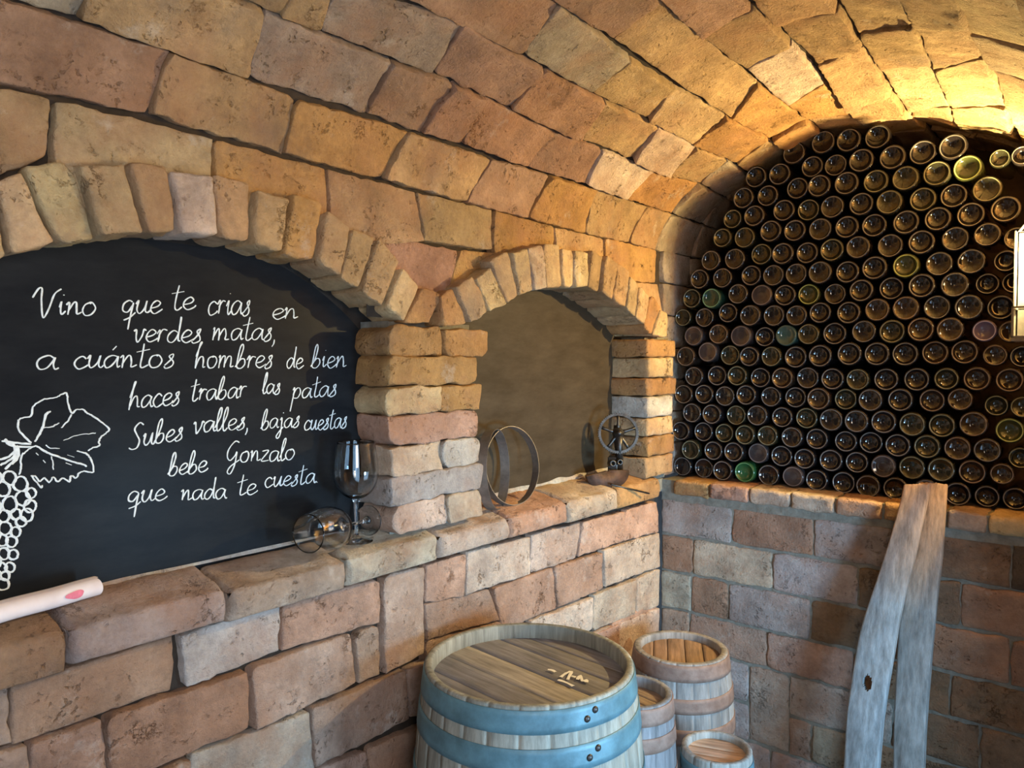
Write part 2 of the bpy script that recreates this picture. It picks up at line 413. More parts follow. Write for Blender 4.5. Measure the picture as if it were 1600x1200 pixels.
sill.quad((0.0, -.2, 1.035), (0.0, 2.69, 1.035), (0.0, 2.69, 1.085), (0.0, -.2, 1.085)); sill.quad((0.0, -.2, 1.085), (0.0, 2.69, 1.085), (-.16, 2.69, 1.12), (-.16, -.2, 1.12))
structure(sill.build('trim_3', [M_BRICK, M_MORTAR]))

def ring(name, joints, tints, X, depth, first=None):
    ms = Masonry()
    for i in range(len(joints) - 1):
        (a, b), (c, d) = joints[i], joints[i + 1]
        bl, tl, br, tr = onX(*a, X), onX(*b, X), onX(*c, X), onX(*d, X)
        ext = random.uniform(-.012, .012)
        tl = tl + (tl - bl).normalized() * ext; tr = tr + (tr - br).normalized() * ext
        block(ms, [bl, br, tr, tl], depth, tints[i % len(tints)], (1, 0, 0), gap=.009, prot=random.uniform(-.006, .006), tilt=.008, wob=.004, r=.006, rough=.004)
    return ms
R1 = [((-75, 440), (-115, 330)), ((-30, 420), (-60, 298)), ((17, 402), (-8, 276)), ((92, 385), (37, 264)), ((155, 376), (117, 252)), ((226, 366), (196, 250)), ((281, 367), (264, 257)), ((342, 372), (332, 267)), ((394, 383), (398, 286)), ((440, 400), (456, 305)),
      ((494, 412), (507, 320)), ((531, 435), (550, 356)), ((565, 457), (591, 374)), ((600, 481), (627, 413)), ((630, 506), (657, 446)), ((672, 507), (688, 461))]
r1 = ring('trim_4', R1, 'tyyyytkttotttyo', .025, .112)
structure(r1.build('trim_4', [M_BRICK, M_JOINT]))
R2 = [((690, 511), (690, 462)), ((735, 509), (712, 447)), ((764, 490), (742, 428)), ((794, 476), (767, 410)), ((812, 464), (797, 393)), ((834, 456), (823, 386)), ((855, 452), (850, 381)), ((881, 450), (879, 381)), ((900, 450), (899, 383)), ((921, 450), (924, 388)),
      ((941, 457), (945, 399)), ((957, 470), (966, 412)), ((976, 482), (985, 426)), ((992, 497), (1001, 441)), ((1005, 510), (1017, 461)), ((1018, 526), (1032, 482)), ((1045, 528), (1043, 488))]
r2 = ring('trim_5', R2, 'oyyyykyyytttyyoy', .048, .165)
structure(r2.build('trim_5', [M_BRICK, M_JOINT]))

# =========================================================== VAULT (the ceiling)
cl = Masonry()
COURSES = [
 ([((235,180),(268,82)), ((447,241),(468,155)), ((600,281),(642,207)), ((730,317),(772,250)), ((826,342),(862,275)), ((919,365),(936,298)), ((981,380),(1012,323)), ((1025,391),(1052,336))], 'rtotbottg', 0.0),
 ([((125,34),(150,-70)), ((388,124),(415,19)), ((575,181),(614,100)), ((661,211),(712,132)), ((722,226),(760,156)), ((822,260),(868,207)), ((915,289),(946,238)), ((977,311),(1022,269)), ((1052,336),(1095,290))], 'gtgbbpbkog', 0),
 ([((300,-30),(340,-110)), ((437,27),(456,0)), ((500,48),(526,-10)), ((677,115),(725,36)), ((798,172),(853,116)), ((907,220),(947,162)), ((990,253),(1030,199)), ((1045,276),(1088,229)), ((1095,290),(1138,252))], 'tttgbptktg', 0),
 ([((560,-35),(600,-100)), ((817,88),(874,8)), ((925,150),(986,96)), ((1012,188),(1055,139)), ((1082,226),(1137,185)), ((1150,257),(1203,220))], 'bbgtyotg', 0),
 ([((790,-50),(830,-115)), ((957,62),(1033,6)), ((1143,188),(1185,135)), ((1203,221),(1262,191))], 'bbtoog', 0),
 ([((960,-70),(1010,-130)), ((1097,62),(1176,16)), ((1166,110),(1238,73)), ((1232,169),(1288,131)), ((1262,191),(1335,184))], 'tbtkotg', 0),
 ([((1090,-90),(1150,-130)), ((1210,42),(1312,18)), ((1278,101),(1347,76)), ((1322,170),(1394,150)), ((1335,185),(1420,181))], 'tttttyg', 0),
 ([((1270,-60),(1350,-90)), ((1341,53),(1428,36)), ((1374,110),(1459,101)), ((1418,178),(1483,166)), ((1422,184),(1490,191))], 'tttyyyg', 0),
 ([((1380,-40),(1470,-60)), ((1432,42),(1520,40)), ((1461,106),(1536,93)), ((1486,168),(1570,170)), ((1491,192),(1580,212))], 'tttyyyg', 0),
]
def vbrick(c0, c1, tint, **kw):                  # c0 = (s,y) lower/upper of the near joint, c1 of the far joint
    (s0, y0), (s1, y1) = c0; (s2, y2), (s3, y3) = c1
    def fn(u, v, h):
        s = (s0 * (1 - v) + s1 * v) * (1 - u) + (s2 * (1 - v) + s3 * v) * u
        y = (y0 * (1 - v) + y1 * v) * (1 - u) + (y2 * (1 - v) + y3 * v) * u
        return vault(s, y, h)[0]
    lu = (abs(y2 - y0) + abs(y3 - y1)) / 2; lv = (abs(s1 - s0) + abs(s3 - s2)) / 2
    cl.brick(fn, lu, lv, tint, depth=.03, gap=.0035, **kw)
VAULT_TINT = dict(g='h', p='s')
top_s = []
for joints, tints, _ in COURSES:
    J = [(vhit(a), vhit(b)) for a, b in joints]
    sa = float(np.mean([j[0][0] for j in J])); sb = float(np.mean([j[1][0] for j in J]))
    top_s.append((sa, sb))
    pre = []
    y0, y1 = J[0][0][1], J[0][1][1]
    while max(y0, y1) > -.8:
        y0 -= random.uniform(.27, .38); y1 = y0 + random.uniform(-.02, .02); pre.insert(0, ((sa, y0), (sb, y1)))
    npre = len(pre)
    post = []
    y0, y1 = J[-1][0][1], J[-1][1][1]
    for yy in (2.95, 3.25): post.append(((sa, yy), (sb, yy)))
    A = pre + J + post
    for i in range(len(A) - 1):
        k = i - npre + 1
        t = tints[k] if 0 <= k < len(tints) else (random.choice('trby') if k < 0 else 'h')
        t = VAULT_TINT.get(t, t)
        near = i >= npre - 1
        vbrick(A[i], A[i + 1], t, prot=random.uniform(-.006, .008), tilt=.014, rough=.005, wob=.006, r=.003, chip=.45, step=.014 if near else .06)
s0 = top_s[-1][1]
while s0 < PS[-1] - .05:
    s1 = min(s0 + random.uniform(.13, .16), PS[-1]); y0 = -.8 + random.uniform(-.2, 0)
    while y0 < 3.2:
        y1 = y0 + random.uniform(.26, .36)
        if abs(y1 - 2.7) < .13: y1 = 2.7
        if vault(s1, 0)[0].z < FILL_DOOR[3] and y0 < FILL_DOOR[1] and y1 > FILL_DOOR[0]:      # the added fill opening cuts into the haunch
            if y0 < FILL_DOOR[0] - .03: vbrick(((s0, y0), (s1, y0)), ((s0, FILL_DOOR[0]), (s1, FILL_DOOR[0])), 'n', step=.06)
            y0 = FILL_DOOR[1]; continue
        vbrick(((s0, y0), (s1, y0)), ((s0, y1), (s1, y1)), random.choice('ttyyo'), prot=random.uniform(-.005, .007), tilt=.012, rough=.0045, r=.009, step=.03 if y1 > 1 else .06); y0 = y1
    s0 = s1
NS = 40
for i in range(NS):
    sa, sb = PS[-1] * i / NS, PS[-1] * (i + 1) / NS
    if vault(sb, 0)[0].z < 1.985 and vault(sb, 0)[0].x < .5: continue
    for ya, yb in ((-.95, FILL_DOOR[0]), FILL_DOOR[:2], (FILL_DOOR[1], 3.25)):
        if ya == FILL_DOOR[0] and vault(sb, 0)[0].z < FILL_DOOR[3] and vault(sb, 0)[0].x > 1: continue
        cl.quad(vault(sa, ya, -.022)[0], vault(sb, ya, -.022)[0], vault(sb, yb, -.022)[0], vault(sa, yb, -.022)[0])
structure(cl.build('ceiling', [M_BRICK, M_JOINT]))

# =========================================================== END WALL below the bottles
ew = Masonry()
def end_rect(x0, x1, z0, z1, t, Y=L, **kw):
    fn, lu, lv = quadfn((x0, Y, z0), (x1, Y, z0), (x1, Y, z1), (x0, Y, z1), (0, -1, 0))
    kw.setdefault('depth', .02); kw.setdefault('gap', .004); kw.setdefault('chip', .6); kw.setdefault('step', .017)
    ew.brick(fn, lu, lv, t, prot=random.uniform(.0, .007), tilt=.005, wob=.006, **kw)
def ex(px, py=900): return onY(px, py, L).x
EROWS = [  # q and d put the shade behind and right of the staves into brick colour
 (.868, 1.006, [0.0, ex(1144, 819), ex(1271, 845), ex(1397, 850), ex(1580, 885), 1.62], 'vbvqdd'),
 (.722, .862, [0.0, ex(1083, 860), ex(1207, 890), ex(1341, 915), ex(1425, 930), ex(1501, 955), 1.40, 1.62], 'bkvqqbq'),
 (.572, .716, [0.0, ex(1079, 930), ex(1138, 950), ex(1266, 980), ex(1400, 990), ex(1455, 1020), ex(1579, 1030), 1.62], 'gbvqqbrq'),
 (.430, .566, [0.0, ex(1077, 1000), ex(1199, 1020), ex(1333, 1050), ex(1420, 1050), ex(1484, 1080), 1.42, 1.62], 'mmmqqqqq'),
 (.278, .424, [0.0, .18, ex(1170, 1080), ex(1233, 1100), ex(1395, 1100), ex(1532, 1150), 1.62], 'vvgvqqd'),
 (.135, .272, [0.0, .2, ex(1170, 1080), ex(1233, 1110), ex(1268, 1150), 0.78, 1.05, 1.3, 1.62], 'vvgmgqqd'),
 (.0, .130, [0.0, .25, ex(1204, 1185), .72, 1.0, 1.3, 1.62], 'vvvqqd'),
]
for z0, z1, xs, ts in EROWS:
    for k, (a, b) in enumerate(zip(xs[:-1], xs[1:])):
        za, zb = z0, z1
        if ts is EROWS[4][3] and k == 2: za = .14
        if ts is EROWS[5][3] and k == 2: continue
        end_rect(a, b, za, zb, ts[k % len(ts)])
ew.quad((0, L + .004, 0), (1.7, L + .004, 0), (1.7, L + .004, 1.03), (0, L + .004, 1.03), mat=1)
# sill course under the bottles
ES = [0.055, ex(1110, 765), ex(1172, 770), ex(1237, 780), ex(1306, 790), ex(1381, 800), ex(1478, 815), ex(1544, 820), 1.33, 1.5, 1.63]
for k, (a, b) in enumerate(zip(ES[:-1], ES[1:])):
    block(ew, [(a, L - .012, 1.028), (b, L - .012, 1.026), (b, L - .012, 1.090), (a, L - .012, 1.092)], .15, 'opkkpomyttt'[k], (0, -1, 0), gap=.006, wob=.006, rough=.004, r=.010, prot=random.uniform(-.003, .004))
ew.quad((0, L, 1.0), (1.7, L, 1.0), (1.7, L, 1.083), (0, L, 1.083)); ew.quad((0, L, 1.083), (1.7, L, 1.083), (1.7, 3.22, 1.083), (0, 3.22, 1.083))
ew.quad((-.06, 3.19, 1.0), (1.7, 3.19, 1.0), (1.7, 3.19, 2.5), (-.06, 3.19, 2.5), mat=2)
structure(ew.build('wall_far', [M_BRICK, M_MORTAR, M_JOINT]))

# =========================================================== RIGHT WALL with the window, floor
rw = Masonry()
def rrect(y0, y1, z0, z1, t):
    fn, lu, lv = quadfn((1.62, y1, z0), (1.62, y0, z0), (1.62, y0, z1), (1.62, y1, z1), (-1, 0, 0))
    rw.brick(fn, lu, lv, t, depth=.04, step=.06)
for k in range(14):
    z0, z1 = k * .125, (k + 1) * .125
    y0 = -1.0
    while y0 < 3.2:
        y1 = y0 + random.uniform(.24, .36)
        for W in (FILL_DOOR, WIN):
            if z1 > W[2] + .01 and z0 < W[3] - .01 and y0 < W[1] and y1 > W[0]:
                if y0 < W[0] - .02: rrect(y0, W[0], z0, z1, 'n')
                y0 = W[1]; y1 = None; break
        if y1 is None: continue
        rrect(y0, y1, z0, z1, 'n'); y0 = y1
def sheet(p, q, r_, s_):
    for X in (1.645, 1.92): rw.quad((X, p, r_), (X, p, s_), (X, q, s_), (X, q, r_))
sheet(-1, FILL_DOOR[0], 0, 2.1); sheet(FILL_DOOR[1], WIN[0], 0, 2.1); sheet(WIN[1], 3.25, 0, 2.1); sheet(WIN[0], WIN[1], 0, WIN[2]); sheet(WIN[0], WIN[1], WIN[3], 2.1); sheet(FILL_DOOR[0], FILL_DOOR[1], FILL_DOOR[3], 2.1)
for a, b, c, d in (WIN, FILL_DOOR):
    for y in (a, b): rw.quad((1.62, y, c), (1.92, y, c), (1.92, y, d), (1.62, y, d), (.36, .29, .23), 0)
    for zz in (c, d):
        if zz > .01: rw.quad((1.62, a, zz), (1.92, a, zz), (1.92, b, zz), (1.62, b, zz), (.36, .29, .23), 0)
structure(rw.build('wall_right', [M_BRICK, M_JOINT]))

nw = Masonry()
for k in range(18):
    z0, z1 = k * .135, (k + 1) * .135; x0 = -.03
    while x0 < 1.63:
        x1 = min(x0 + random.uniform(.24, .36), 1.64)
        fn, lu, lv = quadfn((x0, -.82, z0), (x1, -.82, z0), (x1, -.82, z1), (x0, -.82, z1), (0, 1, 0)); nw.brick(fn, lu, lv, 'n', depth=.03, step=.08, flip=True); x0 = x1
nw.quad((-.05, -.845, 0), (1.7, -.845, 0), (1.7, -.845, 2.5), (-.05, -.845, 2.5))
structure(nw.build('wall_near', [M_BRICK, M_JOINT]))
fl = Masonry()
n = 24
fl.grid([Vector((-.05 + 1.75 * i / n, -1 + 4.2 * j / n, -.003 + .004 * noise.noise(Vector((i * .7, j * .7, 3))))) for j in range(n + 1) for i in range(n + 1)], n + 1, n + 1, (.2, .17, .14), 0)
M_FLOOR = simple('packed_earth_floor', (.20, .165, .13), .95, var=.3, scale=14, bump=.5)
structure(fl.build('floor', [M_FLOOR]))

# ====================================================================== THINGS
def tag(o, label, cat, group=None):
    o['label'] = label; o['category'] = cat
    if group: o['group'] = group
    return o
def thing(name, label, cat, loc=(0, 0, 0), group=None, rot=None):
    o = bpy.data.objects.new(name, None); COL.objects.link(o); o.location = loc; o.empty_display_size = .05
    if rot is not None: o.rotation_euler = rot
    return tag(o, label, cat, group)
def part(name, me, parent, mat=None, loc=(0, 0, 0), rot=None, label=None):
    if mat is not None and not me.materials: me.materials.append(mat)
    o = bpy.data.objects.new(name, me); COL.objects.link(o); o.parent = parent; o.location = loc
    if rot is not None: o.rotation_euler = rot
    if label: o['label'] = label
    return o
def mesh(name, v, f, mat=None, smooth=True, tints=None):
    me = bpy.data.meshes.new(name); me.from_pydata([tuple(p) for p in v], [], f)
    if mat is not None: me.materials.append(mat)
    me.polygons.foreach_set('use_smooth', [smooth] * len(f))
    if tints is not None:
        at = me.color_attributes.new('tint', 'FLOAT_COLOR', 'POINT')
        at.data.foreach_set('color', np.array([(*t, 1) for t in tints], np.float32).ravel())
    me.update(); return me
def lathe(prof, n=48):
    """(r, z) profile turned round z."""
    v, f = [], []
    ring = []
    for r, z in prof:
        if r < 1e-6: ring.append((len(v), 1)); v.append((0, 0, z))
        else:
            ring.append((len(v), n)); v += [(r * math.cos(2 * math.pi * i / n), r * math.sin(2 * math.pi * i / n), z) for i in range(n)]
    for (a, na), (b, nb) in zip(ring[:-1], ring[1:]):
        for i in range(n):
            j = (i + 1) % n
            if na == 1 and nb == 1: continue
            if na == 1: f.append((a, b + j, b + i))
            elif nb == 1: f.append((a + i, a + j, b))
            else: f.append((a + i, a + j, b + j, b + i))
    return v, f
def boxes(lst, bev=.0):
    bm = bmesh.new()
    for item in lst:
        (x0, y0, z0), (x1, y1, z1) = item[0], item[1]
        M = Matrix.Translation(((x0 + x1) / 2, (y0 + y1) / 2, (z0 + z1) / 2)) @ Matrix.Diagonal((abs(x1 - x0), abs(y1 - y0), abs(z1 - z0), 1))
        if len(item) > 2: M = item[2] @ M
        bmesh.ops.create_cube(bm, size=1, matrix=M)
    if bev: bmesh.ops.bevel(bm, geom=bm.edges[:], offset=bev, segments=2, affect='EDGES', profile=.6)
    me = bpy.data.meshes.new('m'); bm.to_mesh(me); bm.free(); return me
def tube(pts, rad, n=10, closed=False):
    P = [Vector(p) for p in pts]; v, f = [], []
    N = len(P); R = rad if hasattr(rad, '__len__') else [rad] * N
    up = Vector((0, 0, 1)); 
    prev = None
    for i, p in enumerate(P):
        t = (P[(i + 1) % N] - P[i - 1]) if closed else (P[min(i + 1, N - 1)] - P[max(i - 1, 0)])
        t.normalize()
        if prev is None:
            a = t.cross(up) if abs(t.dot(up)) < .9 else t.cross(Vector((1, 0, 0)))
        else: a = prev - t * prev.dot(t)
        a.normalize(); prev = a; b = t.cross(a)
        for k in range(n):
            w = 2 * math.pi * k / n; v.append(p + (a * math.cos(w) + b * math.sin(w)) * R[i])
    for i in range(N if closed else N - 1):
        for k in range(n):
            a0, a1 = i * n + k, i * n + (k + 1) % n; b0, b1 = ((i + 1) % N) * n + k, ((i + 1) % N) * n + (k + 1) % n
            f.append((a0, a1, b1, b0))
    if not closed: f.append(tuple(range(n))[::-1]); f.append(tuple((N - 1) * n + k for k in range(n)))
    return v, f

M_IRON = simple('dark_iron', (.075, .07, .068), .42, .85, var=.35, scale=40, bump=.15)
M_RUST = simple('rusty_iron', (.035, .019, .013), .65, .35, var=.4, scale=35, bump=.3, col2=(.095, .045, .028))
M_BAND = simple('worn_steel_band', (.24, .21, .19), .48, .7, var=.25, scale=30, bump=.1)
M_CHALK = simple('white_chalk', (.66, .70, .70), .95, var=.15, scale=120)

# ---------------------------------------------------------------- chalkboards
def board_material(name, c1, c2, rough):
    m, nt, b = new_mat(name)
    tc = node(nt, 'ShaderNodeTexCoord'); mp = node(nt, 'ShaderNodeMapping'); mp.inputs['Scale'].default_value = (1, 1.0, 3.2); mp.inputs['Rotation'].default_value = (.25, 0, 0)
    nt.links.new(tc.outputs['Object'], mp.inputs[0])
    nz = node(nt, 'ShaderNodeTexNoise', i_Scale=4.5, i_Detail=9.0, i_Roughness=.7); nt.links.new(mp.outputs[0], nz.inputs['Vector'])
    cr = node(nt, 'ShaderNodeValToRGB'); e = cr.color_ramp.elements
    e[0].position, e[1].position = .38, .78; e[0].color = (*c1, 1); e[1].color = (*c2, 1)
    nt.links.new(nz.outputs[0], cr.inputs[0]); nt.links.new(cr.outputs[0], b.inputs['Base Color'])
    b.inputs['Roughness'].default_value = rough; b.inputs['Specular IOR Level'].default_value = .06
    return m
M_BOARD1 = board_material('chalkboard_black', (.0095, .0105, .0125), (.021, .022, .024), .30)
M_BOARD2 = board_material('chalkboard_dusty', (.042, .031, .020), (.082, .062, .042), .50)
def board_mesh(y0, y1, z0, topf, X, n=40, th=.014):
    top = [(y0 + (y1 - y0) * i / n, topf(y0 + (y1 - y0) * i / n)) for i in range(n + 1)]
    out = [(y0, z0)] + top + [(y1, z0)]
    v = [(X, y, z) for y, z in out] + [(X - th, y, z) for y, z in out]; k = len(out)
    f = [tuple(range(k))[::-1], tuple(range(k, 2 * k))] + [(i, (i + 1) % k, k + (i + 1) % k, k + i) for i in range(k)]
    return v, f
XB1, XB2 = -.09, -.12
b1 = thing('chalkboard', 'wide arched black chalkboard covered in a handwritten white verse and a grape drawing', 'chalkboard', (XB1, .74, 1.1))
v, f = board_mesh(.30, 1.235, 1.096, lambda y: min(zA1(min(max(y, .1), 1.4)) + .035, 1.80), XB1)
v = [Vector(p) - b1.location for p in v]
part('board', mesh('board', v, f, M_BOARD1, False), b1)
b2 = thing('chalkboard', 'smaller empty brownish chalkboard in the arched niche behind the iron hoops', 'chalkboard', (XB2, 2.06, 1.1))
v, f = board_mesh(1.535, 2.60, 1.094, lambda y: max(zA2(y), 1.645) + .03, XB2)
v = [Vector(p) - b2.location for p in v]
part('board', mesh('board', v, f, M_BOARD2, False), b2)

# ---- handwriting: strokes of each letter, x across, y up; x-height 1
G = {
 'a': (1.0, [[(.85,.85),(.55,1.0),(.2,.8),(.08,.4),(.25,.05),(.55,.15),(.8,.6),(.88,.9),(.84,.4),(.95,.05),(1.1,.15)]]),
 'b': (.9, [[(.0,.1),(.3,.7),(.5,1.6),(.42,2.0),(.25,1.7),(.15,.8),(.15,.1),(.5,.0),(.78,.35),(.7,.75),(.45,.8),(.3,.6)]]),
 'c': (.8, [[(.75,.8),(.5,1.0),(.2,.75),(.1,.35),(.35,.0),(.75,.15),(.9,.3)]]),
 'd': (1.0, [[(.8,.8),(.5,.95),(.15,.6),(.12,.2),(.4,.0),(.7,.35),(.85,1.1),(.9,2.0)],[(.9,2.0),(.85,1.0),(.88,.2),(1.05,.1)]]),
 'e': (.8, [[(.1,.4),(.55,.55),(.75,.8),(.5,1.0),(.2,.75),(.12,.3),(.4,.0),(.8,.2),(.95,.35)]]),
 'g': (1.0, [[(.8,.85),(.5,1.0),(.15,.65),(.2,.2),(.55,.2),(.8,.7),(.8,-.3),(.55,-1.0),(.2,-.8),(.4,-.4),(1.0,.1)]]),
 'h': (1.0, [[(.05,.9),(.3,1.7),(.42,2.1),(.3,1.9),(.15,.6),(.1,-.05)],[(.1,.1),(.35,.8),(.6,.95),(.72,.6),(.75,.1),(.95,.1)]]),
 'i': (.5, [[(.1,.6),(.25,1.0),(.22,.4),(.3,.05),(.55,.3)],[(.3,1.55),(.33,1.5)]]),
 'j': (.6, [[(.15,.8),(.35,1.0),(.35,0),(.3,-.7),(.1,-1.0),(-.1,-.75),(.2,-.3),(.6,.1)],[(.38,1.5),(.41,1.45)]]),
 'l': (.5, [[(.0,.3),(.35,1.3),(.4,2.0),(.25,1.95),(.15,1.2),(.15,.3),(.3,.0),(.55,.25)]]),
 'm': (1.5, [[(.05,.9),(.15,1.0),(.12,.05)],[(.13,.3),(.35,.9),(.55,.95),(.6,.5),(.58,.05)],[(.6,.35),(.85,.9),(1.05,.95),(1.12,.5),(1.12,.1),(1.4,.15)]]),
 'n': (1.0, [[(.05,.8),(.2,1.0),(.17,.05)],[(.18,.3),(.45,.9),(.65,.95),(.72,.5),(.75,.1),(1.05,.25)]]),
 'o': (.95, [[(.55,1.0),(.2,.85),(.08,.4),(.3,.02),(.65,.1),(.85,.55),(.7,.92),(.5,1.0),(.55,.88)]]),
 'p': (.95, [[(.05,.8),(.2,1.05),(.15,.2),(.05,-1.1)],[(.15,.4),(.4,.95),(.7,.95),(.82,.55),(.6,.1),(.2,.1)]]),
 'q': (1.0, [[(.8,.85),(.5,1.0),(.15,.7),(.15,.25),(.5,.1),(.8,.6)],[(.82,.9),(.75,.0),(.68,-1.2)],[(.25,-.5),(.7,-.3),(1.05,.1)]]),
 'r': (.75, [[(.05,.7),(.25,1.0),(.2,.05)],[(.2,.5),(.45,.95),(.75,.9)]]),
 's': (.7, [[(.1,.15),(.5,.7),(.55,1.05),(.35,.85),(.6,.45),(.55,.1),(.2,-.05),(.05,.1)]]),
 't': (.7, [[(.4,1.9),(.32,1.0),(.3,.2),(.45,.0),(.75,.25)],[(-.05,1.25),(.75,1.45)]]),
 'u': (1.0, [[(.05,.75),(.2,1.0),(.15,.35),(.35,.02),(.65,.4),(.8,1.0),(.75,.3),(.9,.05),(1.1,.25)]]),
 'v': (.85, [[(.05,.85),(.2,1.0),(.3,.3),(.4,.02),(.65,.5),(.75,1.0),(.95,.9)]]),
 'z': (.8, [[(.1,.9),(.7,.95),(.1,.05),(.8,.1)]]),
 'V': (1.5, [[(-.1,1.35),(.2,2.0),(.42,2.0),(.45,1.2),(.6,.1),(.75,-.1),(1.0,.6),(1.15,1.4),(1.3,1.75),(1.6,2.0)]]),
 'S': (1.0, [[(.95,1.75),(.6,1.95),(.25,1.5),(.45,1.0),(.75,.5),(.6,-.1),(.2,-.2),(-.1,.0)]]),
 'G': (1.3, [[(1.1,1.9),(.7,2.0),(.2,1.3),(.1,.6),(.45,.25),(.85,.7),(1.0,1.0),(.9,-.2),(.6,-1.0),(.3,-.8),(.5,-.3),(1.3,.3)]]),
 ',': (.4, [[(.2,.1),(.22,-.2),(.08,-.5)]]), '.': (.3, [[(.12,.05),(.2,.0)]]),
 'á': (1.0, [[(.85,.85),(.55,1.0),(.2,.8),(.08,.4),(.25,.05),(.55,.15),(.8,.6),(.88,.9),(.84,.4),(.95,.05),(1.1,.15)],[(.5,1.45),(.72,1.75)]]),
}
def ribbon(acc, pts, w, X):
    """a chalk stroke lying on the board: pts in photo pixels"""
    P = [onX(x, y, X) for x, y in pts]; v, f = acc
    o = len(v); N = len(P)
    for i, p in enumerate(P):
        t = P[min(i + 1, N - 1)] - P[max(i - 1, 0)]
        if t.length < 1e-7: t = Vector((0, 1, 0))
        t.normalize(); nrm = Vector((1, 0, 0)).cross(t)
        k = w * (.75 + .35 * abs(t.z) + .35 * noise.noise(p * 90)) * (.7 if i in (0, N - 1) else 1)
        x = Vector((.0007, 0, 0))
        v += [p - nrm * k, p + x * .3 - nrm * k * .8, p + x, p + x * .3 + nrm * k * .8, p + nrm * k]
    for i in range(N - 1):
        for j in range(4): f.append((o + i * 5 + j, o + i * 5 + j + 1, o + i * 5 + j + 6, o + i * 5 + j + 5))
def word(acc, txt, x0, y0, x1, y1, xh, w=.00145):
    tot = sum(G[c][0] for c in txt) ; sx = (x1 - x0) / tot; x = 0.0
    for c in txt:
        adv, strokes = G[c]
        for st in strokes:
            jit = random.uniform(-.04, .04)
            q = catmull([(a + random.uniform(-.03, .03), b + random.uniform(-.03, .03)) for a, b in st], 5)
            pts = []
            for a, b in q:
                fx = (x + a) / tot
                pts.append((x0 + (x1 - x0) * fx + .12 * b * xh, y0 + (y1 - y0) * fx - (b + jit) * xh))
            ribbon(acc, pts, w, XB1)
        x += adv
LINES = [
 [('Vino', 50, 493, 150, 493, 21), ('que', 188, 490, 250, 490, 20), ('te', 266, 484, 302, 484, 20), ('crias', 323, 492, 390, 492, 22), ('en', 424, 499, 464, 499, 17)],
 [('verdes', 206, 535, 314, 535, 20), ('matas,', 330, 532, 432, 532, 19)],
 [('a', 54, 577, 88, 577, 22), ('cuántos', 113, 576, 272, 574, 20), ('hombres', 303, 575, 425, 575, 19), ('de', 446, 576, 472, 576, 17), ('bien', 485, 575, 540, 575, 18)],
 [('haces', 200, 639, 280, 632, 20), ('trabar', 296, 627, 384, 621, 18), ('las', 409, 616, 437, 616, 16), ('patas', 455, 624, 525, 619, 17)],
 [('Subes', 203, 699, 285, 688, 19), ('valles,', 300, 678, 390, 670, 18), ('bajas', 407, 671, 467, 667, 16), ('cuestas', 474, 673, 541, 668, 16)],
 [('bebe', 262, 743, 322, 738, 18), ('Gonzalo', 352, 724, 460, 719, 17)],
 [('que', 197, 787, 257, 782, 18), ('nada', 281, 783, 353, 779, 17), ('te', 369, 775, 399, 772, 17), ('cuesta.', 412, 763, 497, 754, 16)],
]
for ln in LINES:
    for wd in ln:
        acc = ([], [])
        word(acc, *wd)
        part('chalk_word', mesh('chalk_word', [p - b1.location for p in acc[0]], acc[1], M_CHALK), b1)
def Z4(p): return (p[0] * .375, 400 + p[1] * .375)
acc = ([], [])
def draw(pts, w=.0015, closed=False, rough=.6):
    q = catmull([Z4(p) for p in pts], 5, closed)
    if closed: q = q + q[:2]
    ribbon(acc, [(x + random.uniform(-rough, rough), y + random.uniform(-rough, rough)) for x, y in q], w, XB1)
draw([(130,778),(85,735),(75,700),(85,678),(130,665),(138,630),(175,600),(230,590),(255,578),(278,572),(282,600),(288,630),(300,655),(318,640),(345,640),(365,655),(385,665),(420,690),(455,720),(440,740),(420,755),(412,775),(415,790),(385,800),(368,812)])
draw([(320,812),(355,822),(375,840),(388,870),(386,902),(355,896),(330,905),(318,925),(295,915),(290,940),(262,925),(240,940),(222,922),(205,943),(185,925),(165,940),(150,920),(128,915)])
draw([(128,915),(150,940),(170,965),(178,955)], .0012); draw([(95,820),(85,850),(88,880),(80,910)]); draw([(100,825),(120,805),(150,790)])
draw([(145,775),(165,740),(182,700),(192,660),(212,648)], .0018); draw([(178,716),(215,712),(248,695)], .0012)
draw([(150,790),(190,815),(230,832),(290,852),(335,866),(362,876)], .0018); draw([(190,788),(215,802),(250,800)], .001); draw([(265,768),(320,748),(360,742),(400,738)], .001)
draw([(255,716),(280,690),(298,660)], .0014); draw([(215,835),(220,865),(222,890)], .001); draw([(150,820),(160,830)], .001); draw([(178,850),(188,862)], .001)
draw([(280,830),(310,838)], .001); draw([(275,862),(300,872)], .001)
for a in ([(5,770),(60,778),(130,783)], [(20,762),(50,790),(140,796)], [(40,775),(62,800),(55,840),(0,872)], [(55,785),(75,815),(60,850),(20,890)], [(-30,850),(30,840),(62,812)], [(70,790),(78,830),(50,870)], [(-40,760),(0,768)], [(-60,840),(0,858)]):
    draw(a, .0021)
part('chalk_leaf', mesh('chalk_leaf', [p - b1.location for p in acc[0]], acc[1], M_CHALK), b1)
acc = ([], [])
GR = [(40,925,30),(85,950,33),(12,972,30),(40,1035,32),(95,1010,32),(130,988,22),(125,1042,26),(112,1080,27),(66,1075,22),(15,1085,27),(88,1108,22),(65,1150,22),(20,1135,26),(48,1190,22),(10,1185,24),(55,1245,20),(15,1240,24),(42,1298,22),(8,1300,20),(22,1332,20),(12,1368,24),
      (-20,925,30),(-40,985,30),(-30,1045,30),(-35,1110,28),(-25,1165,26),(-30,1225,24),(-20,1280,22)]
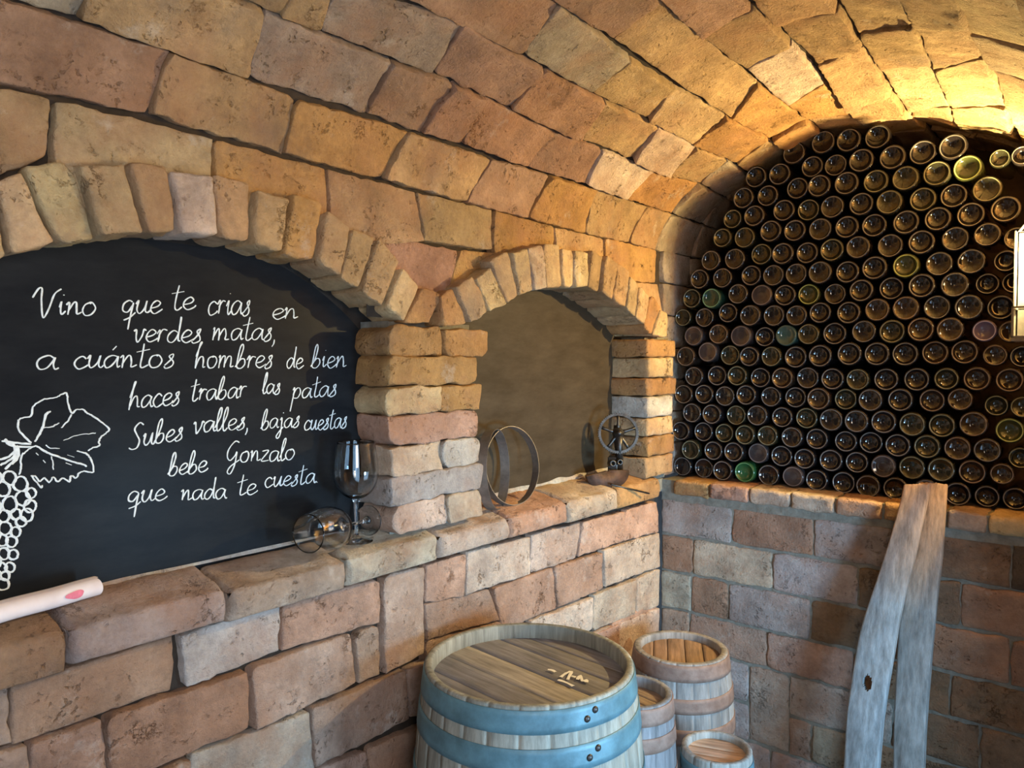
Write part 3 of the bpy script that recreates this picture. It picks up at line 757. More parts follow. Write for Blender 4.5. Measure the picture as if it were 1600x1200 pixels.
for x, y, r in GR:
    r = r * random.uniform(.92, 1.05); a0 = random.uniform(0, 6)
    draw([(x + r * math.cos(a0 + k * math.pi / 4) * random.uniform(.9, 1.05), y + r * math.sin(a0 + k * math.pi / 4) * random.uniform(.92, 1.08)) for k in range(8)], .0019, True, .4)
part('chalk_grapes', mesh('chalk_grapes', [p - b1.location for p in acc[0]], acc[1], M_CHALK), b1)

# ---------------------------------------------------------------- bottles
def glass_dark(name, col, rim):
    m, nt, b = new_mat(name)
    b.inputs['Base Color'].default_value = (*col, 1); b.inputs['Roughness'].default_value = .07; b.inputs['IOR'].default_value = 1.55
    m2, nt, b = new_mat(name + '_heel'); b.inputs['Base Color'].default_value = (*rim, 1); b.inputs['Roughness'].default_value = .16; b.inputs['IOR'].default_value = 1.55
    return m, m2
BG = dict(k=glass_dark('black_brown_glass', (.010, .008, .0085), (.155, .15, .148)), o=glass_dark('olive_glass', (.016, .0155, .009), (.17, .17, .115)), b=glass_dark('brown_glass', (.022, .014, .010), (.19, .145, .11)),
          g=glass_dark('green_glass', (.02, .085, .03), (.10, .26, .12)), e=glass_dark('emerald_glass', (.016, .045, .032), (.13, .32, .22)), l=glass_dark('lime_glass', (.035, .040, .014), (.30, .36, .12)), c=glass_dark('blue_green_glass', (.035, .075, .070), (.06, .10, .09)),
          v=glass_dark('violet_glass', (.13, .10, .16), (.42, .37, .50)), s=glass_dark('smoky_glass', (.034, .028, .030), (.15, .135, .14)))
PUNT = {
 0: [(0, .0185), (.0020, .0189), (.0036, .0180), (.010, .0172), (.018, .0138), (.025, .0084), (.0296, .0030), (.0310, .0012)],
 1: [(0, .0130), (.0018, .0134), (.0034, .0126), (.011, .0115), (.020, .0084), (.0265, .0046), (.0300, .0018), (.0312, .0008)],
 2: [(0, .0065), (.010, .0061), (.0155, .0052), (.0163, .0047), (.0222, .0036), (.0285, .0015), (.0312, .0006)],
}
BODY = [(.0328, .0001), (.0343, .0001), (.0358, .0010), (.0371, .0030), (.0380, .0060), (.0385, .0110), (.0386, .03), (.0386, .180), (.0375, .194), (.033, .210), (.025, .228), (.018, .243), (.0148, .258), (.0140, .290), (.0155, .2915), (.0155, .300), (.0140, .3015), (.0120, .302), (0, .300)]
BM = {}
def bottle_mesh(kind, col):
    if (kind, col) not in BM:
        head = catmull(PUNT[kind] + BODY[:5], 3)
        v, f = lathe(head + BODY[5:], 48)
        v = [(x, z, y) for x, y, z in v]
        me = mesh('wine_bottle', v, f, BG[col][0]); me.materials.append(BG[col][1])
        for p_ in me.polygons:                       # thick heel in a paler tone: the bright glass glint put into colour
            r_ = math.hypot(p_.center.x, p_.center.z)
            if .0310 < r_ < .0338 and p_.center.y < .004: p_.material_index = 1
        bm = bmesh.new(); bm.from_mesh(me); bmesh.ops.recalc_face_normals(bm, faces=bm.faces[:]); bm.to_mesh(me); bm.free()
        BM[kind, col] = me
    return BM[kind, col]
ROWS = [
 [(1065,729),(1098,732),(1130,735),(1162.5,738,'g'),(1199,743),(1238,745,'s'),(1274,751),(1316,755),(1356,760),(1398,764),(1447,768),(1496,772),(1542,776),(1586,780)],
 [(1080,702.5,'o'),(1115,704),(1147,706),(1182,708.6,'s'),(1219,713),(1256,717),(1296,720),(1337,723),(1379,729,'s'),(1424,731,'o'),(1470,734,'o'),(1518,738,'b'),(1566,740,'b')],
 [(1065,673),(1097,675),(1130,677,'o'),(1165,679,'o'),(1199,680.6,'o'),(1238,683),(1275,686),(1320,690),(1359,692),(1402,696),(1448,698,'o'),(1495,701,'b'),(1542,704),(1594,716,'o')],
 [(1081.5,645),(1112.6,647),(1148.5,649,'o'),(1183,649),(1221,652),(1259,653.5,'o'),(1298,656),(1339,658),(1381,659),(1425,663,'o'),(1471,665,'o'),(1520,663,'b'),(1577,673,'l')],
 [(1067,616,'b'),(1099.5,616),(1132,619),(1167,617),(1203,620),(1241,621),(1279,623,'b'),(1320,624,'o'),(1360,625),(1406,625),(1455,626,'b'),(1500,624,'b'),(1556,634,'o'),(1598,636,'o')],
 [(1084,588),(1118,587),(1152,587,'o'),(1187,590),(1223,590.5,'b'),(1260.5,590.5),(1300,592),(1339,593,'o'),(1383,593),(1431,593),(1479,592,'o'),(1526,592,'b'),(1577,594,'b')],
 [(1072,557,'b'),(1106,550,'s'),(1139,555,'o'),(1172,557),(1205,557,'o'),(1243,558),(1282,556),(1328,553),(1370,553),(1413.6,553),(1460,551,'b'),(1506,550,'b'),(1554.5,555,'b'),(1597,557)],
 [(1084,525,'s'),(1123,522,'b'),(1158,525,'s'),(1193,526),(1227,524,'c'),(1262,522,'o'),(1302.5,521),(1349,518),(1393.5,518,'o'),(1439,515,'b'),(1485,515,'b'),(1537,516.5,'v'),(1579,518,'b')],
 [(1065,496,'o'),(1098.6,496),(1135,488.5),(1173,493),(1208,493),(1244,493),(1281,488.5),(1326,488.5),(1370,484,'b'),(1415,481.5,'b'),(1463,480),(1514,480),(1563,480)],
 [(1079,466,'o'),(1112,466,'e'),(1152,459),(1189,461,'s'),(1225.5,461),(1262,459.6,'l'),(1303,459),(1346,454),(1391,450),(1440,446.5),(1491.5,445),(1542,443),(1584,441)],
 [(1093,436),(1127.5,434),(1172,430),(1208,430),(1244,428),(1282,426),(1324,425),(1366,418.5),(1414.5,415,'l'),(1466,411.5),(1517,408),(1572,408)],
 [(1111,407),(1148,404.5),(1188,396.6,'o'),(1224,396.6),(1261,395),(1300,390.5,'o'),(1341,386.5),(1389,383),(1439,378),(1491.5,372.5),(1543,367),(1588,372)],
 [(1130,372,'o'),(1163,371,'o'),(1204,361),(1241,360),(1281,358),(1323.5,355),(1364.6,351.5),(1415,347),(1465,342),(1516,335),(1571,327)],
 [(1144,342,'o'),(1179,337.5),(1223,328),(1261,327,'o'),(1300,323),(1346,319),(1390,316.5,'o'),(1441,311,'o'),(1489,305),(1542,295.5,'o')],
 [(1162,309.5),(1197.5,305),(1244,293),(1281,291),(1323.5,287),(1369,284,'o'),(1415,279,'o'),(1463.5,271,'o'),(1512,263,'l')],
 [(1180,276),(1216,271),(1267,259),(1304,257),(1346,251),(1395,246.5),(1441,238),(1489,230),(1561,246,'o'),(1597,243)],
 [(1239,238),(1286,222),(1326,219),(1370,213)],
]
YB = 2.775
ORD = ['first', 'second', 'third', 'fourth', 'fifth', 'sixth', 'seventh', 'eighth', 'ninth', 'tenth', 'eleventh', 'twelfth', 'thirteenth', 'fourteenth', 'fifteenth', 'sixteenth', 'seventeenth']
LOOK = dict(k='dark', o='olive-tinted', b='brown', g='bright green', e='emerald-rimmed', l='lime-rimmed', c='blue-green', v='pale violet', s='smoky grey')
allb = []
for ri, row in enumerate(ROWS):
    for ci, it in enumerate(row):
        p = onY(it[0], it[1], YB); allb.append([ri, ci, p, it[2] if len(it) > 2 else 'k'])
PP = np.array([[b[2].x, b[2].z] for b in allb])
for i, (ri, ci, p, col) in enumerate(allb):
    d = np.hypot(*(PP - PP[i]).T); d[i] = 9
    rad = min(.0425, d.min() * .5 - .0004, p.x + .004)
    kind = 2 if col == 's' else (1 if random.random() < .35 else 0)
    o = bpy.data.objects.new('wine_bottle', bottle_mesh(kind, col)); COL.objects.link(o)
    s = rad / .0386
    o.location = (p.x, YB + random.uniform(-.012, .014), p.z); o.scale = (s, 1.0, s)
    o.rotation_euler = (random.uniform(-.001, .001), 0, random.uniform(-.001, .001))
    rn = 'bottom bottle row' if ri == 0 else ('topmost bottle row' if ri == len(ROWS) - 1 else '%s bottle row above sill' % ORD[ri])
    tag(o, '%s wine bottle, %s from left in the %s' % (LOOK[col], ORD[ci], rn), 'bottle', 'wine bottles stacked in the end wall')

# ---------------------------------------------------------------- barrels
def wood_material(name, stretch, rough=.72, bump=.35):
    m, nt, b = new_mat(name); lk = nt.links.new
    at = node(nt, 'ShaderNodeAttribute', attribute_name='tint'); tc = node(nt, 'ShaderNodeTexCoord'); mp = node(nt, 'ShaderNodeMapping'); mp.inputs['Scale'].default_value = stretch
    lk(tc.outputs['Object'], mp.inputs[0])
    n1 = node(nt, 'ShaderNodeTexNoise', i_Scale=9.0, i_Detail=8.0, i_Roughness=.7); lk(mp.outputs[0], n1.inputs['Vector'])
    n2 = node(nt, 'ShaderNodeTexNoise', i_Scale=7.0, i_Detail=4.0); lk(tc.outputs['Object'], n2.inputs['Vector'])
    r1 = node(nt, 'ShaderNodeValToRGB'); e = r1.color_ramp.elements; e[0].position, e[1].position = .3, .72; e[0].color = (.45, .43, .41, 1); e[1].color = (1.32, 1.3, 1.27, 1); lk(n1.outputs[0], r1.inputs[0])
    r2 = node(nt, 'ShaderNodeValToRGB'); e = r2.color_ramp.elements; e[0].position, e[1].position = .35, .65; e[0].color = (.8, .79, .77, 1); e[1].color = (1.12, 1.1, 1.08, 1); lk(n2.outputs[0], r2.inputs[0])
    x = node(nt, 'ShaderNodeMix', data_type='RGBA', blend_type='MULTIPLY'); x.inputs[0].default_value = 1; lk(at.outputs['Color'], x.inputs[6]); lk(r1.outputs[0], x.inputs[7])
    y = node(nt, 'ShaderNodeMix', data_type='RGBA', blend_type='MULTIPLY'); y.inputs[0].default_value = 1; lk(x.outputs[2], y.inputs[6]); lk(r2.outputs[0], y.inputs[7])
    lk(y.outputs[2], b.inputs['Base Color']); b.inputs['Roughness'].default_value = rough
    bp = node(nt, 'ShaderNodeBump', i_Strength=bump, i_Distance=.004); lk(n1.outputs[0], bp.inputs['Height']); lk(bp.outputs[0], b.inputs['Normal'])
    return m
M_STAVE = wood_material('barrel_wood_upright', (7, 7, .6)); M_HEADW = wood_material('barrel_wood_head', (.6, 8, 8)); M_PLANK = wood_material('weathered_plank', (7, 7, .5), .8, .5)
M_GALV = simple('galvanised_hoop', (.090, .185, .228), .50, .2, var=.32, scale=14, bump=.12)
M_HOOPRUST = simple('rust_hoop', (.17, .10, .075), .7, .3, var=.25, scale=25, bump=.2, col2=(.27, .18, .145))
M_PAINT = simple('white_paint', (.72, .72, .70), .8)
def barrel(label, x, y, top, r, height, bulge, nst, wood, hoops, hoopmat, headcols, headang, inset=.035, thick=.026, rivet_ang=None, head_tilt=None):
    t = thing('barrel', label, 'barrel', (x, y, top - height))
    def R(z):                     # outer radius at height z
        u = 2 * z / height - 1; return r * bulge - (r * bulge - r) * u * u
    v, f, tn = [], [], []
    rnd = random.Random(len(label))
    sv = [tuple(c * k_ for c in wood) for k_ in [rnd.uniform(.85, 1.12) for _ in range(nst)]]
    edges = [0]
    for _ in range(nst): edges.append(edges[-1] + rnd.uniform(.75, 1.25))
    edges = [e / edges[-1] * 2 * math.pi for e in edges]
    zs = [0.0, .002] + [height * k / 28 for k in range(1, 28)] + [height - .003, height]
    prof = [(z, 0.0) for z in zs]
    angs = []
    for s in range(nst):
        a, b = edges[s], edges[s + 1]; g = .0016 / r
        angs += [(a, s, -.003), (a + g, s, 0)] + [(a + (b - a) * k / 5, s, 0) for k in range(1, 5)] + [(b - g, s, 0)]
    na = len(angs)
    rows = []
    for z, dr in prof: rows.append([(R(z) + off, z) for _, _, off in angs])
    rows.append([(R(height) - .004 + off, height + .002) for _, _, off in angs])
    rows.append([(R(height) - thick + .004, height + .002) for _ in angs]); rows.append([(R(height) - thick, height - .001) for _ in angs])
    rows.append([(R(height) - thick - .001, height - inset - .01) for _ in angs])
    for rr in rows:
        for (rad, z), (a, s, off) in zip(rr, angs): v.append((rad * math.cos(a), rad * math.sin(a), z)); tn.append(sv[s])
    for j in range(len(rows) - 1):
        for i in range(na):
            k = (i + 1) % na; f.append((j * na + i, j * na + k, (j + 1) * na + k, (j + 1) * na + i))
    part('staves', mesh('staves', v, f, M_STAVE, True, tn), t)
    # head of planks (local x along the planks)
    hr = R(height) - thick + .0005; v, f, tn = [], [], []
    n = len(headcols); cuts = [-hr]
    for _ in range(n): cuts.append(cuts[-1] + rnd.uniform(.8, 1.2))
    w = cuts[-1] + hr; cuts = [-hr + (c + hr) / w * 2 * hr for c in cuts]
    for k in range(n):
        a, b = cuts[k] + .0008, cuts[k + 1] - .0008; o = len(v); m = 12
        cols = [a, a + .0015] + [a + (b - a) * j / 4 for j in range(1, 4)] + [b - .0015, b]
        lift = rnd.uniform(-.001, .001)
        for ci, yy in enumerate(cols):
            half = math.sqrt(max(hr * hr - yy * yy, 1e-6))
            for j in range(m + 1):
                v.append((-half + 2 * half * j / m, yy, lift + (-.004 if ci in (0, len(cols) - 1) else 0))); tn.append(headcols[k])
        for ci in range(len(cols) - 1):
            for j in range(m):
                p = o + ci * (m + 1) + j; f.append((p, p + 1, p + m + 2, p + m + 1))
    o = len(v); v.append((0, 0, -.006)); tn.append((.05, .04, .03))
    for j in range(32): v.append((hr * math.cos(j * math.pi / 16), hr * math.sin(j * math.pi / 16), -.006)); tn.append((.05, .04, .03))
    for j in range(32): f.append((o, o + 1 + j, o + 1 + (j + 1) % 32))
    part('barrel_head', mesh('barrel_head', v, f, M_HEADW, True, tn), t, loc=(0, 0, height - inset), rot=(0, 0, headang))
    # hoops
    for zt, wd in hoops:
        z1, z0 = height - zt, height - zt - wd; nn = 72; th = .0028
        pr = []
        for q in range(5): zz = z0 + (z1 - z0) * q / 4; pr.append((R(zz) + th, zz))
        pr = [(R(z0) + .0002, z0), (R(z0) + th * .6, z0 - .0004)] + pr + [(R(z1) + th * .6, z1 + .0004), (R(z1) + .0002, z1)]
        v, f = lathe(pr, nn)
        h = part('hoop', mesh('hoop', v, f, hoopmat), t)
        if rivet_ang:
            for q, ra in enumerate(rivet_ang):
                zz = (z0 + z1) / 2 + (.010 if q % 2 else -.004); rr = R(zz) + th
                v, f = lathe([(.0075, -.001), (.0075, .001), (.006, .003), (.003, .0045), (0, .005)], 14)
                part('rivet', mesh('rivet', v, f, M_IRON), h, loc=(rr * math.cos(ra), rr * math.sin(ra), zz), rot=(0, math.pi / 2, ra))
    return t
GW = (.26, .27, .245)
bx, by, bt = .335, 1.383, .845
tocam = math.atan2(CAM.y - by, CAM.x - bx)
mb = barrel('large grey barrel with pale blue-grey hoops standing nearest the camera', bx, by, bt, .247, .845, 1.13, 26, GW,
       [(.006, .047), (.082, .050), (.215, .045), (.585, .045), (.713, .050), (.792, .047)], M_GALV,
       [(.175, .18, .225), (.19, .195, .235), (.33, .315, .30), (.20, .205, .24), (.185, .19, .23), (.21, .215, .25)], math.radians(-6), .034, .017, (tocam + .50, tocam + .585))
# paint marks on the lid
acc = ([], [])
def lid_mark(pts, w=.004):
    P = [onZ(x, y, bt - .030 + .0008) for x, y in pts]; v, f = acc; o = len(v)
    for i, p in enumerate(P):
        t_ = (P[min(i + 1, len(P) - 1)] - P[max(i - 1, 0)]).normalized(); nr = Vector((0, 0, 1)).cross(t_) * w * random.uniform(.7, 1.2)
        v += [p - nr, p + Vector((0, 0, .0006)), p + nr]
    for i in range(len(P) - 1):
        for j in range(2): f.append((o + i * 3 + j, o + i * 3 + j + 1, o + i * 3 + j + 4, o + i * 3 + j + 3))
for st in ([(856, 1046), (863, 1047), (868, 1050)], [(876, 1058), (884, 1052), (893, 1049), (889, 1057), (887, 1062)], [(893, 1056), (900, 1058)], [(902, 1062), (907, 1055), (910, 1064), (916, 1062), (916, 1066)], [(872, 1062), (884, 1066), (896, 1072)]):
    lid_mark(catmull(st, 3))
part('paint_mark', mesh('paint_mark', [p - mb.location for p in acc[0]], acc[1], M_PAINT), mb, label='scribbled white paint mark on the lid')

RW = (.30, .27, .25)
barrel('small barrel with rust-red hoops in the corner below the niche', .282, 2.285, .590, .154, .590, 1.16, 20, (.25, .24, .24),
       [(.003, .050), (.105, .046), (.200, .05), (.35, .05), (.45, .046), (.535, .05)], M_HOOPRUST, [(.27, .175, .12), (.25, .16, .11), (.29, .19, .13), (.27, .18, .12), (.24, .16, .11)], math.radians(-62), .022, .022)
barrel('narrow barrel half hidden between the large barrel and the corner barrel', .366, 1.815, .628, .112, .628, 1.14, 16, (.23, .24, .27),
       [(.003, .045), (.080, .040), (.19, .04), (.40, .04), (.508, .040), (.578, .045)], M_HOOPRUST, [(.30, .24, .20), (.28, .225, .19), (.32, .255, .21), (.29, .23, .2)], math.radians(-10), .028, .018)
barrel('lowest little keg with a pale peach lid in front of the corner barrel', .554, 1.965, .468, .096, .468, 1.10, 14, (.30, .30, .29),
       [(.02, .03), (.10, .03), (.33, .03), (.415, .03)], M_GALV, [(.60, .45, .34), (.62, .46, .35), (.58, .43, .32)], math.radians(20), .016, .016)

# ---------------------------------------------------------------- two barrel staves leaning on the end wall
def plank(label, left, right, ya, yb, th, tint, hole=None):
    """left / right edges traced top to bottom; y goes from ya (top) to yb (last traced point)"""
    Lc, Rc = catmull(left, 22), catmull(right, 22); n = min(len(Lc), len(Rc))
    A, B = [], []
    ytop, ybot = left[0][1], left[-1][1]
    for i in range(n):
        (lx, ly) = Lc[int(i * (len(Lc) - 1) / (n - 1))]; (rx, ry) = Rc[int(i * (len(Rc) - 1) / (n - 1))]
        f_ = ((ly + ry) / 2 - ytop) / (ybot - ytop); Y = ya + (yb - ya) * (f_ ** .9) if f_ > 0 else ya
        A.append(onY(lx, ly, Y)); B.append(onY(rx, ry, Y))
    # carry on to the floor
    da, db = (A[-1] - A[-12]), (B[-1] - B[-12])
    a, b = A[-1].copy(), B[-1].copy(); 
    steps = max(2, int(a.z / abs(da.z)) + 1); ka = a.z / steps / abs(da.z)
    for k in range(steps):
        f0 = 1 - .5 * (k + 1) / steps
        a = Vector((a.x + da.x * ka * f0, a.y + da.y * ka, a.z - A[n - 1].z / steps)); b = Vector((b.x + da.x * ka * f0, b.y + da.y * ka, b.z - B[n - 1].z / steps))
        A.append(a.copy()); B.append(b.copy())
    NU = 34; v, f, tn = [], [], []
    N = len(A)
    base = (A[-1] + B[-1]) / 2; base.z = 0
    for side in (0, 1):
        for i in range(N):
            t = (A[min(i + 1, N - 1)] - A[max(i - 1, 0)]).normalized(); w = (B[i] - A[i]); nrm = t.cross(w).normalized()
            if nrm.y > 0: nrm = -nrm
            for k in range(NU + 1):
                u = k / NU; p = A[i] + w * u
                bow = .006 * (1 - (2 * u - 1) ** 2)
                e = .0018 if k in (0, NU) else 0
                h = (th if side == 0 else 0) + bow + .0015 * noise.noise(Vector((u * 5, i * .04, side * 3)))
                if side == 0: h -= e
                if i == 0: p = p - t * (.006 * noise.noise(Vector((u * 9, 3, th * 50))))
                v.append(p + nrm * (h - th) - base); q_ = max(0.0, 1 - i / (N * .42)); tn.append(tuple(a_ * (1 - .85 * q_ ** .7) + b_ * .85 * q_ ** .7 for a_, b_ in zip(tint, (.40, .205, .085))))  # browner towards the top: warm lamplight put into the wood tint
    m = NU + 1; hole_cells = set()
    if hole:
        hp = hole
        best = None
        for i in range(N - 1):
            for k in range(NU):
                c = (v[i * m + k] + v[(i + 1) * m + k + 1]) / 2 + base
                d = c - CAM; zc = d.dot(FW); px, py = 800 + F_PX * d.dot(RT) / zc, 600 - F_PX * d.dot(UP) / zc
                if ((px - hp[0]) / hp[2]) ** 2 + ((py - hp[1]) / hp[3]) ** 2 < 1: hole_cells.add((i, k))
    off = N * m
    for i in range(N - 1):
        for k in range(NU):
            if (i, k) in hole_cells: continue
            a0 = i * m + k
            f.append((a0, a0 + 1, a0 + m + 1, a0 + m)); f.append((off + a0, off + a0 + m, off + a0 + m + 1, off + a0 + 1))
    for i in range(N - 1):
        for k in (0, NU):
            a0 = i * m + k; q = (a0, a0 + m, off + a0 + m, off + a0); f.append(q if k == 0 else q[::-1])
    for (i, k) in hole_cells:
        for (di, dk, p0, p1) in ((-1, 0, (0, 0), (0, 1)), (1, 0, (1, 1), (1, 0)), (0, -1, (1, 0), (0, 0)), (0, 1, (0, 1), (1, 1))):
            if (i + di, k + dk) in hole_cells: continue
            a0 = (i + p0[0]) * m + k + p0[1]; a1 = (i + p1[0]) * m + k + p1[1]; f.append((a0, a1, off + a1, off + a0))
    f.append(tuple(range(NU + 1))[::-1] + tuple(off + k for k in range(NU + 1)))
    f.append(tuple((N - 1) * m + k for k in range(NU + 1)) + tuple(off + (N - 1) * m + k for k in range(NU, -1, -1)))
    me = mesh('barrel_stave', v, f, M_PLANK, True, tn)
    bm = bmesh.new(); bm.from_mesh(me); bmesh.ops.recalc_face_normals(bm, faces=bm.faces[:])
    for e in bm.edges:
        if len(e.link_faces) == 2 and e.calc_face_angle(0) > .7: e.smooth = False
    bm.to_mesh(me); bm.free()
    o = bpy.data.objects.new('barrel_stave', me); COL.objects.link(o); o.location = base
    return tag(o, label, 'stave', 'barrel staves leaning on the end wall')
plank('weathered grey barrel stave with a bung hole, leaning left against the bottle wall',
      [(1412,757),(1406,785),(1388,850),(1370,905),(1350,965),(1339,1010),(1328,1080),(1322,1130),(1318,1200)], [(1452,757),(1447,785),(1430,868),(1416,920),(1404,972),(1396,1022),(1386,1075),(1378,1130),(1372,1200)],
      2.615, 2.43, .026, (.26, .30, .34), (1355, 1067, 7.5, 13))
plank('straighter brownish barrel stave standing right of the one with the hole',
      [(1437,753),(1431,800),(1420,870),(1412,920),(1405,975),(1400,1050),(1397,1110),(1396,1150),(1395,1200)], [(1479,757),(1476,800),(1471,870),(1465,920),(1459,985),(1453,1040),(1448,1100),(1445,1150),(1443,1200)],
      2.650, 2.475, .024, (.235, .255, .27))

# ---------------------------------------------------------------- wine glasses on the sill
mg, nt, b = new_mat('clear_glass'); b.inputs['Transmission Weight'].default_value = 1.0; b.inputs['Roughness'].default_value = 0.0; b.inputs['IOR'].default_value = 1.48; b.inputs['Base Color'].default_value = (.97, .99, 1, 1)
def wine_glass(label, loc, axis, H):
    t = thing('wine_glass', label, 'glass', loc, 'wine glasses on the sill'); k = H / .25
    t.rotation_euler = Vector(axis).to_track_quat('Z', 'Y').to_euler()
    foot = catmull([(0, 0), (.030, 0), (.0395, .0008), (.0405, .0020), (.0390, .0032), (.024, .0055), (.010, .0105), (.0062, .018)], 3)
    stem = catmull([(.0062, .0181), (.0046, .034), (.0042, .060), (.0050, .085), (.0070, .100), (.0115, .1085)], 3)
    bo = [(.0115, .1086), (.024, .1135), (.039, .126), (.0505, .146), (.0560, .170), (.0558, .190), (.0530, .212), (.0490, .235), (.0462, .2495)]
    bi = [(.0447, .2495), (.0475, .2345), (.0514, .212), (.0542, .190), (.0544, .170), (.0488, .1475), (.036, .1275), (.020, .1165), (.006, .1135), (0, .113)]
    for nm, pr in (('foot', foot + [(0, .018)]), ('stem', [(0, .0181)] + stem + [(0, .1085)]), ('bowl', [(0, .1086)] + catmull(bo, 3) + [(.0455, .2503)] + catmull(bi, 3))):
        v, f = lathe([(r_ * k, z_ * k) for r_, z_ in pr], 56); part(nm, mesh(nm, v, f, mg), t)
    return t
gp = onZ(557, 847, 1.116)
wine_glass('upright clear wine goblet standing on the brick sill beside the pier', (gp.x, gp.y, 1.1165), (0, 0, 1), .245)
rimc = onZ(481, 834, 1.176); footc = onZ(562, 816, 1.163)
ax = (rimc - footc).normalized(); Hl = .232
fc = rimc - ax * Hl
wine_glass('clear wine goblet lying on its side on the brick sill', (fc.x, fc.y, fc.z), ax, Hl)

# ---------------------------------------------------------------- rolled paper
pa, pb = onX(150, 916, -.045), onX(0, 957, -.012)
dr = (pb - pa); pb = pa + dr.normalized() * (dr.length + .22)
mp_, nt, b = new_mat('rolled_paper')
tc = node(nt, 'ShaderNodeTexCoord'); nz = node(nt, 'ShaderNodeTexNoise', i_Scale=18.0, i_Detail=5.0); nt.links.new(tc.outputs['Object'], nz.inputs['Vector'])
cr = node(nt, 'ShaderNodeValToRGB'); e = cr.color_ramp.elements; e[0].color = (.62, .53, .52, 1); e[1].color = (.74, .67, .66, 1); e[0].position = .35; e[1].position = .65
nt.links.new(nz.outputs[0], cr.inputs[0]); nt.links.new(cr.outputs[0], b.inputs['Base Color']); b.inputs['Roughness'].default_value = .75
pr_t = thing('paper_roll', 'pale pink rolled-up paper with a red blot lying on the brick sill', 'paper', pa)
Lr = (pb - pa).length; v, f = [], []; nA, nL = 90, 24
for j in range(nL + 1):
    for i in range(nA):
        a = i / (nA - 1) * 2 * math.pi * 2.35; rr = .0205 - .0009 * a * .5 + .0006 * math.sin(j * .8 + a)
        v.append((rr * math.cos(a + 1.2), rr * .92 * math.sin(a + 1.2), Lr * j / nL + .0025 * math.sin(a) * (j == 0)))
for j in range(nL):
    for i in range(nA - 1): q = j * nA + i; f.append((q, q + 1, q + nA + 1, q + nA))
rot = (pb - pa).to_track_quat('Z', 'Y').to_euler()
part('paper_sheet', mesh('paper_sheet', v, f, mp_), pr_t, rot=rot)
mblot = simple('red_blot', (.62, .16, .22), .8, var=.15, scale=60)
spot = onX(115, 929, -.02)
rel = rot.to_matrix().inverted() @ (spot - pa); a0 = math.atan2(rel.y, rel.x)
v, f = [(0, 0, 0)], []
def on_roll(a, z): return ((.0209) * math.cos(a), .0209 * .95 * math.sin(a), z)
nb = 26; v = [on_roll(a0, rel.z)]
for ring_ in (.5, 1):
    for i in range(nb):
        w = 2 * math.pi * i / nb; k = ring_ * (1 + .12 * math.sin(3 * w + 1))
        v.append(on_roll(a0 + .36 * k * math.sin(w), rel.z + .0165 * k * math.cos(w)))
for i in range(nb):
    j = (i + 1) % nb; f.append((0, 1 + i, 1 + j)); f.append((1 + i, 1 + nb + i, 1 + nb + j, 1 + j))
part('red_blot', mesh('red_blot', v, f, mblot), pr_t, rot=rot, label='round red blot on the paper')

# ---------------------------------------------------------------- two loose hoops in the niche
def loose_hoop(label, c, r, ang, lean, w, th, twist=0):
    v, f = [], []; n = 80
    for i in range(n):
        a = 2 * math.pi * i / n
        k = 1 + .012 * math.sin(2 * a + ang)
        for (dr, dz) in ((0, -w / 2), (th, -w / 2), (th, w / 2), (0, w / 2)): v.append(((r * k + dr) * math.cos(a), (r * k + dr) * math.sin(a), dz))
    for i in range(n):
        j = (i + 1) % n
        for q in range(4): f.append((i * 4 + q, j * 4 + q, j * 4 + (q + 1) % 4, i * 4 + (q + 1) % 4))
    o = bpy.data.objects.new('iron_hoop', mesh('iron_hoop', v, f, M_BAND, False)); COL.objects.link(o)
    nrm = Vector((math.cos(ang) * math.cos(lean), math.sin(ang) * math.cos(lean), math.sin(lean)))
    o.rotation_euler = nrm.to_track_quat('Z', 'Y').to_euler(); o.location = c
    return tag(o, label, 'hoop', 'loose iron hoops in the niche')
loose_hoop('wider open thin iron hoop leaning in the small niche, its right edge a fine line', (-.045, 1.775, 1.233), .120, math.radians(-3), .16, .028, .0016)
loose_hoop('narrow-looking iron hoop turned edge-on beside the pier in the small niche', (-.040, 1.692, 1.232), .119, math.radians(24), .06, .030, .0016)

# ---------------------------------------------------------------- hand-cranked iron tool
gc = onX(966, 677, -.005); zs_ = 1.118
tl = thing('crank_tool', 'old black iron hand-crank tool with a toothed wheel in the right of the small niche', 'tool', (gc.x, gc.y, zs_))
def loc(p): return Vector(p) - tl.location
wv = Vector((.62, -.75, .12)).normalized()                     # wheel axis, towards the room
wrot = wv.to_track_quat('Z', 'Y').to_euler()
gr = .072; teeth = 56; v, f = [], []
pro = [(.0, 0), (1, 0)]
nT = teeth * 4
for zz in (-.007, .007):
    for i in range(nT):
        a = 2 * math.pi * i / nT; rr = gr + (.0035 if i % 4 in (1, 2) else 0); v.append((rr * math.cos(a), rr * math.sin(a), zz))
    for i in range(nT): a = 2 * math.pi * i / nT; v.append(((gr - .0075) * math.cos(a), (gr - .0075) * math.sin(a), zz))
for i in range(nT):
    j = (i + 1) % nT; o1, i1, o2, i2 = 0, nT, 2 * nT, 3 * nT
    f += [(o1 + j, o1 + i, i1 + i, i1 + j), (o2 + i, o2 + j, i2 + j, i2 + i), (o1 + i, o1 + j, o2 + j, o2 + i), (i1 + j, i1 + i, i2 + i, i2 + j)]
gw = part('gear_wheel', mesh('gear_wheel', v, f, M_IRON, False), tl, loc=loc(gc), rot=wrot)
for k in range(5):
    a = 2 * math.pi * k / 5 + .3; c_, s_ = math.cos(a), math.sin(a)
    v, f = tube([(c_ * r_, s_ * r_, 0) for r_ in (.012, .03, .05, gr - .007)], [.0085, .0066, .0055, .007], 8)
    part('spoke', mesh('spoke', v, f, M_IRON), gw)
